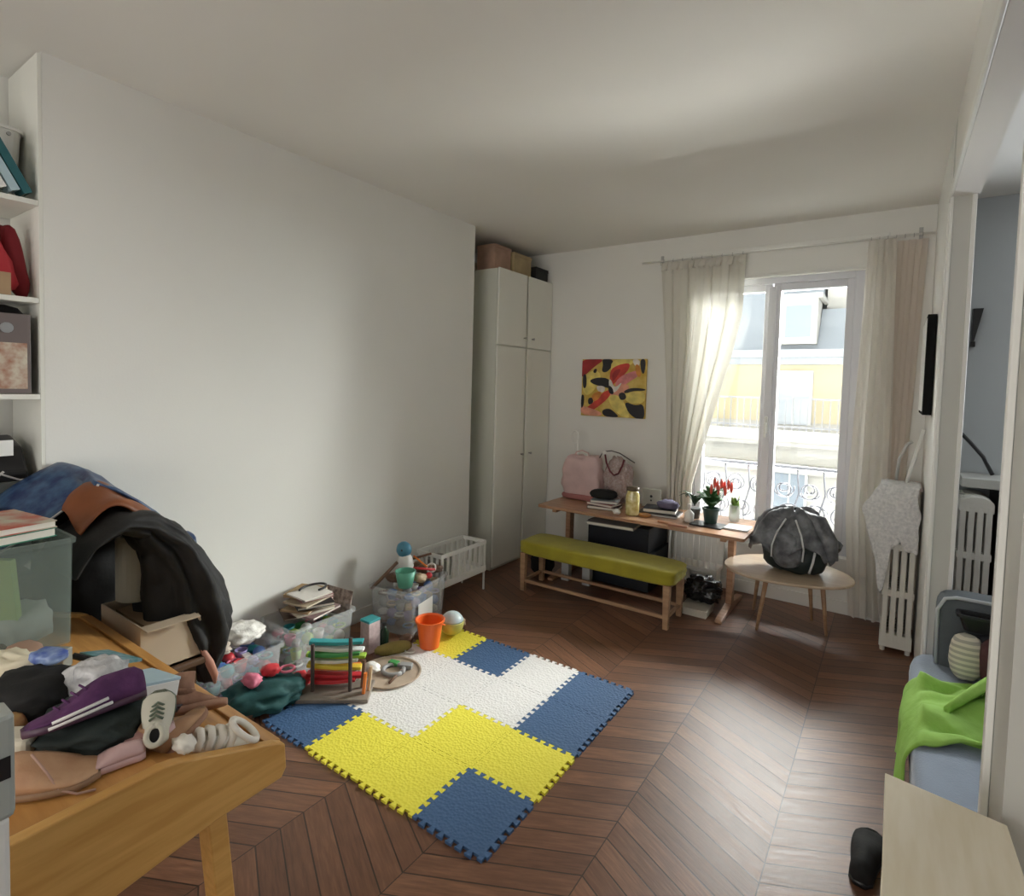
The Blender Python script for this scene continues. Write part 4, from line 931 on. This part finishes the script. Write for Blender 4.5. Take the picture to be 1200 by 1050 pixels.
# shoes --------------------------------------------------------------
def shoe(name, label, loc, rz, L, Wd, Hh, mu, ms, opening=True, rot=None, strap=None, laces=None, stripe=None, cat='shoe', boot=0, side=-1):
    t = thing(name, label, cat, loc, rz, rot=rot)
    def outline(s):                      # s 0 heel .. 1 toe : half width, centre shift
        w = Wd/2*(.72+.28*sin(pi*min(1, max(0, (s-.25)/.9)))) * (1-max(0, (s-.82)/.18)**2*.65) * (1-max(0, (.10-s)/.10)**2*.45)
        return w
    N = 14; sole = []; upper = []
    for i in range(N+1):
        s = i/N; w = outline(s); x = (s-.5)*L
        sole.append([(x, w*1.04*a, zz) for a, zz in ((-1, .004), (-.8, 0), (.8, 0), (1, .004), (1.02, .018), (-1.02, .018))])
        h = Hh*(1 if s < .38 else max(.34, 1-.66*((s-.38)/.42))) * (1-max(0, (s-.86)/.14)**2*.45) * (1-max(0, (.08-s)/.08)*.2)
        top = .62 if s < .45 else .75
        upper.append([(x, w*1.0*a, .018+(h-.018)*zz) for a, zz in ((-1, 0), (-1.02, .3), (-.92*top/.75, .7), (-.55*top, .95), (0, 1.0), (.55*top, .95), (.92*top/.75, .7), (1.02, .3), (1, 0))])
    part('sole', loft(bmesh.new(), sole), ms, t, smooth=True)
    part('upper', loft(bmesh.new(), upper), mu, t, smooth=True)
    if opening:
        part('collar', tube(bmesh.new(), [(-L*.27+L*.17*cos(a), Wd*.24*sin(a), Hh*(1.0-.05*cos(a))) for a in [k*pi/10 for k in range(21)]], .007, 8), mu, t, smooth=True)
        part('lining', lathe(bmesh.new(), [(.001, Hh*.98), (Wd*.22, Hh*1.005)], c=(-L*.27, 0, .001), n=16), BLACK, t)
    if boot:
        part('shaft', loft(bmesh.new(), [[(-L*.26+L*.19*cos(a)*k, Wd*.34*sin(a)*k, Hh*.8+zz) for a in [q*pi/8 for q in range(16)]] for zz, k in ((0, 1), (boot*.5, .95), (boot, 1.08), (boot, .9), (boot*.3, .8))]), mu, t, smooth=True)
    if laces:
        for k in range(4):
            x = L*(.0+.07*k); part('lace', tube(bmesh.new(), [(x, -Wd*.2, Hh*(.80-.13*k)), (x+.01, 0, Hh*(.93-.13*k)), (x, Wd*.2, Hh*(.80-.13*k))], .003, 6), laces, t, smooth=True)
    if stripe:
        part('stripe', tube(bmesh.new(), [(-L*.15, side*Wd*.44, Hh*.40), (.05*L, side*Wd*.52, Hh*.34), (.30*L, side*Wd*.50, Hh*.24)], .004, 6), stripe, t, smooth=True)
        part('stripe', tube(bmesh.new(), [(-L*.18, side*Wd*.45, Hh*.25), (.05*L, side*Wd*.53, Hh*.20), (.33*L, side*Wd*.50, Hh*.12)], .004, 6), stripe, t, smooth=True)
    return t
SU = mat('purple_suede', (.065, .014, .075), .85, color2=(.12, .035, .125), vscale=18, bump=.15, bscale=90)
WRUB = mat('white_rubber', (.75, .73, .72), .5)
TAN = mat('tan_leather', (.44, .24, .13), .6, color2=(.56, .34, .20), vscale=12, bump=.2)
BRN = mat('brown_suede', (.24, .12, .075), .75, color2=(.36, .20, .13), vscale=16, bump=.2)
PKL = mat('pink_leather', (.64, .43, .42), .55, var=.1)
DKC = mat('dark_green_black_cloth', (.02, .03, .028), .8, bump=.4, bscale=25)
solo('dark_cloth', blob(bmesh.new(), (0, 0, .040), (.13, .10, .042), 2.6, .2, 2.5, 6, sub=4), DKC, 'dark greenish cloth under the purple sneaker', 'cloth', loc=(1.36, .535, zt), rz=.5, smooth=True)
shoe('sneaker', 'purple suede sneaker with white stripes, on top of the heap of shoes', (1.388, .515, .824), 0, .245, .112, .082, SU, mat('purple_sole', (.07, .03, .06), .5), stripe=WRUB, rot=(rad(16), rad(1), rad(262)), laces=SU, side=1, opening=False)
shoe('bootie', 'tan leather shoe at the near left of the heap, nearest the desk edge', (1.462, .400, zt+.001), rad(58), .235, .11, .085, TAN, mat('tan_sole', (.30, .18, .10), .6), opening=False)
shoe('ballet_shoe', 'pale pink child shoe right of the tan leather shoe', (1.510, .520, zt+.001), rad(250), .14, .062, .045, PKL, PKL, opening=False)
shoe('ballet_shoe', 'dusty pink child shoe leaning between the purple sneaker and the pale pink shoe', (1.490, .600, .752), 0, .14, .055, .04, mat('dusty_pink', (.42, .24, .23), .6), PKL, rot=(0, rad(-16), rad(68)), opening=False)
shoe('sneaker', 'off-white child sneaker with green sole standing behind the dusty pink shoe', (1.478, .640, .795), 0, .125, .072, .070, mat('offwhite_leather', (.62, .60, .50), .6), mat('green_sole', (.12, .16, .11), .6), laces=mat('green_sole', (.12, .16, .11), .6), rot=(0, rad(-68), rad(150)))
shoe('boot', 'brown suede child boot lying by the sloping far part of the desk', (1.375, .790, .700), 0, .15, .072, .06, BRN, BRN, boot=.06, rot=(rad(-35), rad(10), rad(80)))
shoe('slipper', 'dark maroon child slipper left of the brown suede boot', (1.325, .710, .728), 0, .12, .06, .045, mat('dark_maroon', (.08, .02, .025), .8), BLKPL, rot=(rad(-16), 0, rad(20)), opening=False)
shoe('boot', 'tan suede child boot standing in front of the brown boot', (1.500, .690, .728), 0, .15, .078, .062, mat('tan_suede', (.40, .22, .12), .7, color2=(.50, .30, .17), vscale=16), BRN, boot=.05, rot=(rad(-20), rad(-20), rad(110)))
WL = mat('white_leather', (.84, .80, .72), .5)
SD = thing('sandal', 'white strappy sandal lying at the right end of the desk', 'sandal', (1.560, .752, .690), rot=(rad(-7), rad(-18), rad(248)))
part('sole', prism(bmesh.new(), [(x, y) for x, y in [(-.085, -.02), (-.07, -.03), (-.02, -.024), (.03, -.032), (.07, -.025), (.085, 0), (.07, .025), (.03, .03), (-.02, .024), (-.07, .03), (-.085, .02)]], 0, .014), WL, SD, bevel=.003)
for x, h in ((.06, .03), (.035, .035), (.01, .038), (-.015, .04)): part('strap', tube(bmesh.new(), [(x, -.03, .01), (x+.005, -.02, h), (x, 0, h+.012), (x-.005, .02, h), (x, .03, .01)], .0095, 8), WL, SD, smooth=True)
part('ankle_strap', tube(bmesh.new(), [(-.048+.040*cos(a), .030*sin(a), .045+.022*cos(a)) for a in [k*pi/8 for k in range(17)]], .0085, 8), WL, SD, smooth=True)
solo('knotted_laces', blob(bmesh.new(), (0, 0, .018), (.035, .022, .018), 2, .4, 4, 4), WL, 'knot of cream laces in front of the white sandal', 'laces', loc=(1.578, .655, .736), smooth=True)
# soft heap and packets
solo('black_pouch', blob(bmesh.new(), (0, 0, .055), (.105, .095, .058), 3, .12, 2.5, 6, sub=4), BLACK, 'black soft pouch at the left of the heap, behind the purple sneaker', 'bag', loc=(1.115, .475, zt+.002), rz=rad(40), smooth=True)
WRAP = mat('crinkled_clear_wrap', (.42, .42, .43), .15, color2=(.75, .75, .76), vscale=26, bump=1, bscale=30, alpha=.85)
solo('plastic_packet', blob(bmesh.new(), (0, 0, .060), (.080, .060, .070), 3, .2, 3, 3, sub=4), WRAP, 'crinkled clear plastic packet behind the purple sneaker', 'packet', loc=(1.205, .600, zt), rz=rad(30), smooth=True)
t = thing('card_box', 'pale blue and white flat box at the right of the plastic packet', 'box', (1.292, .668, .742), rot=(rad(-14), rad(-4), rad(8)))
part('body', BX(-.068, .068, -.06, .06, 0, .070), WPLAST, t, bevel=.002); part('lid', BX(-.069, .069, -.061, .061, .070, .078), mat('pale_blue_card', (.46, .62, .70), .5), t, bevel=.001, label='pale blue lid')
solo('blue_packet', blob(bmesh.new(), (0, 0, .015), (.045, .032, .016), 4, .12), mat('royal_blue_foil', (.05, .10, .40), .35, color2=(.30, .40, .62), vscale=30), 'small royal blue packet lying on the black pouch', 'packet', loc=(1.045, .535, zt+.104), rz=.4, smooth=True)
solo('cream_scarf', blob(bmesh.new(), (0, 0, .050), (.105, .055, .052), 2.4, .28, 3, 8, sub=4), CREAM, 'cream scarf bunched up at the left of the heap', 'cloth', loc=(.90, .485, zt), rz=rad(30), smooth=True)
solo('brown_pouch', blob(bmesh.new(), (0, 0, .035), (.055, .045, .040), 2.2, .1), mat('dusky_brown_cloth', (.32, .20, .14), .8), 'round dusky brown pouch in front of the clear box', 'pouch', loc=(.785, .545, zt+.005), rz=.3, smooth=True)
solo('glass_dish', BX(-.035, .035, -.02, .02, 0, .06), mat('greyish_clear', (.40, .42, .38), .2, alpha=.75), 'small greyish clear box between scarf and clear box', 'box', loc=(.865, .605, zt), rz=.6, bevel=.004)
solo('small_pot', blob(bmesh.new(), (0, 0, .03), (.030, .030, .030), 2.3), mat('shiny_white', (.78, .76, .70), .3), 'small rounded white pot behind the pale blue box', 'pot', loc=(1.10, .735, .690), smooth=True)
solo('black_stick', tube(bmesh.new(), [(.84, .655, zt+.010), (.90, .70, zt-.010)], .010, 8), BLKPL, 'short black tube lying beside the clear box', 'tube')
t = thing('notebook', 'blue-green patterned notebook on the desk right of the clear box', 'notebook', (.82, .765, .694), rot=(rad(-19), 0, rad(15)))
part('cover', BX(-.085, .085, -.05, .05, 0, .010), mat('blue_green_pattern', (.04, .16, .18), .6, color2=(.22, .32, .34), vscale=45), t); part('pages', BX(-.082, .084, -.048, .048, .0011, .0095), PAPER, t)
solo('gold_pouch', blob(bmesh.new(), (0, 0, .035), (.045, .035, .035), 2.4, .1), mat('copper_brocade', (.34, .14, .06), .5, color2=(.50, .30, .12), vscale=40), 'copper-brown brocade purse at the left, under the black pouch', 'purse', loc=(1.200, .405, zt), rz=.5, smooth=True)
solo('cream_box', BX(-.055, .055, -.035, .035, 0, .065), mat('ivory_cloth', (.64, .60, .48), .8), 'ivory soft box in front of the brocade purse', 'box', loc=(1.300, .395, zt), rz=.7, bevel=.012)
solo('cord', tube(bmesh.new(), [(1.475, .385, .832), (1.515, .40, .800), (1.535, .415, .760), (1.560, .44, .748), (1.575, .47, .747)], .0028, 6), mat('pink_cord', (.45, .28, .22), .7), 'thin brownish cord hanging from the tan shoe onto the desk', 'cord', smooth=True)
solo('crumpled_tissue', blob(bmesh.new(), (0, 0, .03), (.045, .04, .03), 2.2, .35, 3, 9), mat('pale_tissue', (.62, .60, .50), .8), 'pale crumpled tissue behind the plastic packet', 'tissue', loc=(1.13, .640, zt-.006), smooth=True)
# white appliance edge in the bottom left corner
t = thing('white_appliance', 'white-edged grey plastic panel with black slot at the bottom left corner', 'appliance', (1.70, .15, 0))
part('body', BX(1.665, 1.722, -.02, .292, 0, .87), WPLAST, t, world=True, bevel=.008)
part('head', BX(1.66, 1.7265, -.02, .300, .868, 1.062), mat('grey_green_plastic', (.42, .45, .42), .4), t, world=True, bevel=.010)
part('slot', BX(1.7262, 1.728, .2, .292, .945, .985), BLKPL, t, world=True)

# ------------------------------------------------------------------ chair behind the desk with coats
CH = thing('stool', 'dark wooden stool behind the desk, under the coat and cardboard box', 'stool', (.40, 1.14, 0))
DWOOD = mat('dark_chair_wood', (.10, .055, .03), .5)
for x in (.24, .54):
    part('leg', BX(x-.018, x+.018, .95, .986, 0, .45), DWOOD, CH, world=True); part('leg', BX(x-.018, x+.018, 1.14, 1.176, 0, .45), DWOOD, CH, world=True)
part('seat', BX(.21, .63, .94, 1.19, .45, .48), DWOOD, CH, world=True, bevel=.008)
COAT = mat('black_quilted_coat', (.009, .0085, .008), .7, var=.2, vscale=10, bump=.45, bscale=18)
CO = thing('coat', 'black coat with orange lining draped over the chair behind the desk', 'coat', (.40, 1.15, .2))
path = [(.74, .92, .03), (.80, 1.03, .035), (.90, 1.085, .045), (1.00, 1.06, .06), (1.08, .97, .085), (1.135, .84, .115), (1.180, .69, .150), (1.215, .55, .140), (1.235, .42, .085), (1.245, .31, .03)]
rings = []
N = 60
def cp(t):
    k = t*(len(path)-1); i = min(int(k), len(path)-2); f = k-i; f2 = f*f*(3-2*f)*.3+f*.7
    return [a+(b-a)*f2 for a, b in zip(path[i], path[i+1])]
for i in range(N+1):
    y, z, r = cp(i/N); a = cp(min(1, i/N+.02)); b = cp(max(0, i/N-.02))
    ty, tz = a[0]-b[0], a[1]-b[1]; L = math.hypot(ty, tz); ty /= L; tz /= L; ny, nz = -tz, ty
    cx = .40+.06*i/N; rx = .20 - .03*(i/N)**2 - (.09*max(0, i/N-.8)/.2); ring = []
    for k in range(64):
        th = 2*pi*k/64; w = 1+.22*noise.noise(Vector((cos(th)*1.8, sin(th)*1.8, i*.067)))+.10*sin(th*9+3*noise.noise(Vector((th if th < pi else 2*pi-th, i*.12, 1))))*min(1, max(0, i-12)/14)+.06*noise.noise(Vector((cos(th)*5, sin(th)*5, i*.35)))
        px_, pn = rx*cos(th)*w, r*sin(th)*w
        ring.append((cx+px_, y+ny*pn, z+nz*pn))
    rings.append(ring)
part('shell', loft(bmesh.new(), rings), COAT, CO, world=True, smooth=True)
def lining(u, v):
    y = .76+.30*u; z = 1.12+.135*sin(min(1, u*1.5+.10)*pi*.56)-.16*u*u
    return (.26+.25*v, y+.02*v, z-.075*v*v-.012*sin(v*9+u*6))
part('lining', sheet(bmesh.new(), lining, 18, 8), mat('orange_brown_lining', (.19, .055, .014), .5, var=.2, vscale=5, bump=.3, bscale=8), CO, world=True, smooth=True, solid=.008, label='orange-brown quilted lining')
def inner(u, v): return (.10+.03*noise.noise(Vector((u*4, v*4, 9))), .74+.44*u, 1.12-.10*u-(.62-.1*u)*v)
part('inner_fall', sheet(bmesh.new(), inner, 14, 14), BLACK, CO, world=True, smooth=True, solid=.01)
part('zip_strip', tube(bmesh.new(), [(.615, 1.17, .52), (.625, 1.20, .44), (.615, 1.225, .38), (.60, 1.235, .33)], [.008, .018, .016, .006], 8), mat('rusty_pink', (.42, .20, .14), .6), CO, world=True, smooth=True, label='rusty pink strip near the hem')
def blue(u, v):
    pts = [(.56, 1.08), (.70, 1.20), (.80, 1.262), (.86, 1.285), (.95, 1.245), (1.05, 1.155), (1.15, 1.04), (1.21, .965), (1.20, .93)]
    k = u*(len(pts)-1); i = min(int(k), len(pts)-2); f = k-i
    y = pts[i][0]*(1-f)+pts[i+1][0]*f; z = pts[i][1]*(1-f)+pts[i+1][1]*f
    w = noise.noise(Vector((u*6, v*3, 8)))
    x = .02+.34*v
    return (x, y+.01*w, z-.01+.015*w-.09*max(0, v-.2)*(1 if u < .4 else .2)-.03*abs(sin(u*9))*v)
BLB = mat('blue_patterned_bag', (.006, .018, .085), .4, color2=(.045, .10, .19), vscale=22, bump=.5, bscale=14)
t = thing('shopping_bag', 'dark blue patterned bag spread over the top of the coat', 'bag', (.2, .9, .92))
part('body', sheet(bmesh.new(), blue, 44, 12), BLB, t, world=True, smooth=True, solid=.014)
part('edge_piping', tube(bmesh.new(), [blue(u, 1.0) for u in [k/14*.42 for k in range(15)]], .005, 6), mat('pale_piping', (.50, .50, .48), .5), t, world=True, smooth=True)
part('corner', blob(bmesh.new(), (.34, 1.235, .905), (.07, .030, .05), 2.6, .1), BLB, t, world=True, smooth=True)
# bundle spread left of the peak, in front of the niche
solo('blue_bundle', blob(bmesh.new(), (0, 0, .13), (.13, .16, .14), 2.6, .12, 2.5, 6, sub=4), BLB, 'dark blue patterned bundle at the left end of the coats, below the niche shelves', 'bag', loc=(.17, .56, .87), smooth=True)
# shelf unit under the bundle, tall bin and cartons behind the desk
t = thing('side_cabinet', 'dark low cabinet between niche and desk, under the blue bundle', 'cabinet', (.10, .5, 0))
part('body', BX(.01, .19, .12, .72, 0, .84), mat('dark_wood_cabinet', (.05, .035, .03), .5), t, world=True, bevel=.004); part('top', BX(.008, .195, .11, .73, .842, .865), mat('dark_wood_cabinet', (.05, .035, .03), .5), t, world=True, bevel=.003)
t = thing('storage_tube', 'grey-white cylinder standing on the cardboard box under the coat', 'tube', (.31, 1.05, .70))
part('body', lathe(bmesh.new(), [(.075, 0), (.082, .004), (.082, .26), (.075, .28), (.001, .285)], n=28), mat('grey_white_vinyl', (.34, .33, .27), .4), t, smooth=False)
t = thing('cardboard_box', 'open beige cardboard box on the chair behind the desk rim', 'box', (.42, 1.04, .481))
bm = BX(-.19, .19, -.10, .14, 0, .010); box(bm, -.19, .19, -.10, -.094, 0, .20); box(bm, -.19, .19, .134, .14, 0, .20); box(bm, -.19, -.184, -.094, .134, 0, .20); box(bm, .184, .19, -.094, .134, 0, .20)
part('body', bm, mat('beige_card', (.50, .40, .29), .8), t); part('flap', box(bmesh.new(), .19, .25, -.10, .10, .195, .200), mat('beige_card', (.50, .40, .29), .8), t)
part('divider', BX(-.15, .15, -.06, .10, .012, .176), CARD, t)

# ------------------------------------------------------------------ sofa and its things
BLUS = mat('grey_blue_velour', (.20, .25, .33), .8, var=.06, vscale=7, bump=.2, bscale=150, sheen=.3)
BLUD = mat('shaded_grey_sofa', (.09, .105, .115), .85, bump=.2, bscale=150)  # darker copy of the sofa fabric, the far arm's shade in its colour
SF = thing('sofa', 'grey-blue sofa standing in the opening to the side room', 'sofa', (3.55, 2.5, 0))
part('seat_cushion', blob(bmesh.new(), (3.46, 2.44, .335), (.36, .90, .115), 9, .008, 3, 2, sub=5), BLUS, SF, world=True, smooth=True)
part('base', BX(3.19, 3.92, 1.56, 3.34, .10, .225), BLUD, SF, world=True, bevel=.02)
part('arm', blob(bmesh.new(), (3.545, 3.245, .52), (.35, .085, .25), 10, .0, sub=5), BLUD, SF, world=True, smooth=True)
part('arm_piping', tube(bmesh.new(), [(3.20, 3.17, .45), (3.195, 3.17, .70), (3.22, 3.17, .755), (3.26, 3.17, .768), (3.85, 3.17, .768)], .008, 8), mat('pale_grey_piping', (.45, .48, .50), .6), SF, world=True, smooth=True)
part('arm', blob(bmesh.new(), (3.62, 1.60, .45), (.28, .07, .18), 10, .0, sub=5), BLUD, SF, world=True, smooth=True)
part('backrest', blob(bmesh.new(), (3.90, 2.42, .62), (.09, .80, .28), 8, .0, sub=5), BLUD, SF, world=True, smooth=True)
for x in (3.24, 3.86):
    for y in (1.62, 3.26): part('leg', tube(bmesh.new(), [(x, y, 0), (x, y, .105)], .018, 10, .025), WALNUT, SF, world=True)
LIME = mat('lime_green_blanket', (.25, .47, .07), .85, color2=(.34, .60, .12), vscale=6, bump=.35, bscale=25)
def throw(u, v):
    # u runs along the sofa (near to far); v from the back of the seat over the front edge to the floor
    w = noise.noise(Vector((u*3.5, v*4, 2.2))); w2 = noise.noise(Vector((u*9, v*6, 5)))
    y = 2.40+.52*u+.07*w
    if v < .55: k = v/.55; return (3.50-.37*k+.0*w, y+.16*(1-k)*(u)+.05*(1-k), .464+.030*w+.016*w2+.030*max(0, sin(u*11+k*5)))
    k = (v-.55)/.45; a = min(1, k*3)*pi/2
    return (3.125-.050*sin(a)+.012*w+.012*sin(u*14)*k, y-.05*k*(u-.3), .458-.03*(1-cos(a))-(.27+.05*sin(u*9))*k*(1.05-.3*u)+.012*w)
t = thing('blanket', 'lime green blanket draped over the sofa seat and its front edge', 'blanket', (3.3, 2.4, .1))
part('fabric', sheet(bmesh.new(), throw, 46, 46), LIME, t, world=True, smooth=True, solid=.010)
part('fold', sheet(bmesh.new(), lambda u, v: (3.20+.28*u, 2.60+.30*u+.10*v*sin(u*3), .485+.15*u+.05*sin(v*pi)-.05*v), 16, 10), LIME, t, world=True, smooth=True, solid=.012)
solo('striped_cushion', blob(bmesh.new(), (0, 0, .10), (.060, .05, .10), 2.6, .06), stripes('cream_grey_stripes', (.66, .62, .52), (.40, .38, .33), 260, 2), 'small cream and grey striped bundle on the sofa by the far arm', 'cushion', loc=(3.295, 3.05, .455), smooth=True)
solo('maroon_bag', blob(bmesh.new(), (0, 0, .11), (.07, .08, .11), 2.6, .15, 2.5, 3), mat('maroon_cloth', (.085, .03, .035), .8, bump=.3), 'dark maroon cloth bag right of the striped bundle on the sofa', 'bag', loc=(3.405, 3.02, .455), smooth=True)
t = thing('black_tray', 'black open basket on the sofa against the far arm', 'basket', (3.36, 3.115, .655))
part('body', open_bin(bmesh.new(), .095, .035, .07, taper=.8, r=.02), BLKPL, t)
solo('dark_cushion', blob(bmesh.new(), (0, 0, .10), (.11, .045, .10), 3, .05), DGREY, 'dark grey cushion standing under the black basket on the sofa', 'cushion', loc=(3.42, 3.115, .453), smooth=True)

# side room oddments behind the sofa
solo('wall_shelf', BX(3.36, 3.95, 4.52, 4.86, 1.10, 1.16), mat('dusty_white_board', (.50, .50, .47), .6), 'thick white ledge over the side-room radiator', 'shelf', bevel=.006)
t = thing('tall_cabinet', 'black cabinet right of the side-room radiator', 'cabinet', (3.73, 4.6, 0))
part('body', BX(3.535, 3.95, 4.42, 4.85, .02, 1.09), BLKPL, t, world=True, bevel=.004); part('door', BX(3.545, 3.94, 4.405, 4.419, .05, 1.06), mat('smoky_front', (.02, .02, .022), .3), t, world=True, bevel=.003)
solo('hose', tube(bmesh.new(), [(3.28, 4.64, 1.50), (3.33, 4.64, 1.46), (3.40, 4.64, 1.38), (3.47, 4.64, 1.29), (3.52, 4.64, 1.18)], .012, 10), BLKPL, 'black curved hoop rising from the white ledge in the side room', 'hoop', smooth=True)

# ------------------------------------------------------------------ pale shelf unit in the right foreground, black shoe on the floor
SU_ = thing('shelf_unit', 'narrow pale pine shelf unit in the right foreground beside the near post', 'shelf', (3.10, .9, 0))
part('top', prism(bmesh.new(), [(3.010, .50), (3.205, .50), (3.177, 1.195), (3.010, 1.225)], .948, .970), PINE, SU_, world=True, bevel=.0015)
part('side_panel', BX(3.013, 3.165, 1.17, 1.188, 0, .946), PINE, SU_, world=True)
part('side_panel', BX(3.013, 3.165, .52, .538, 0, .946), PINE, SU_, world=True)
for z in (.08, .36, .65): part('shelf', BX(3.015, 3.163, .54, 1.168, z, z+.016), PINE, SU_, world=True)
part('knot', lathe(bmesh.new(), [(.006, 0), (.006, .0006)], c=(3.105, .975, .9702), n=10), mat('wood_knot', (.10, .05, .02), .6), SU_, world=True)
shoe('shoe', 'black shoe on the floor left of the pine shelf unit', (2.985, 2.33, .001), rad(85), .30, .10, .08, BLACK, BLKPL, opening=False)
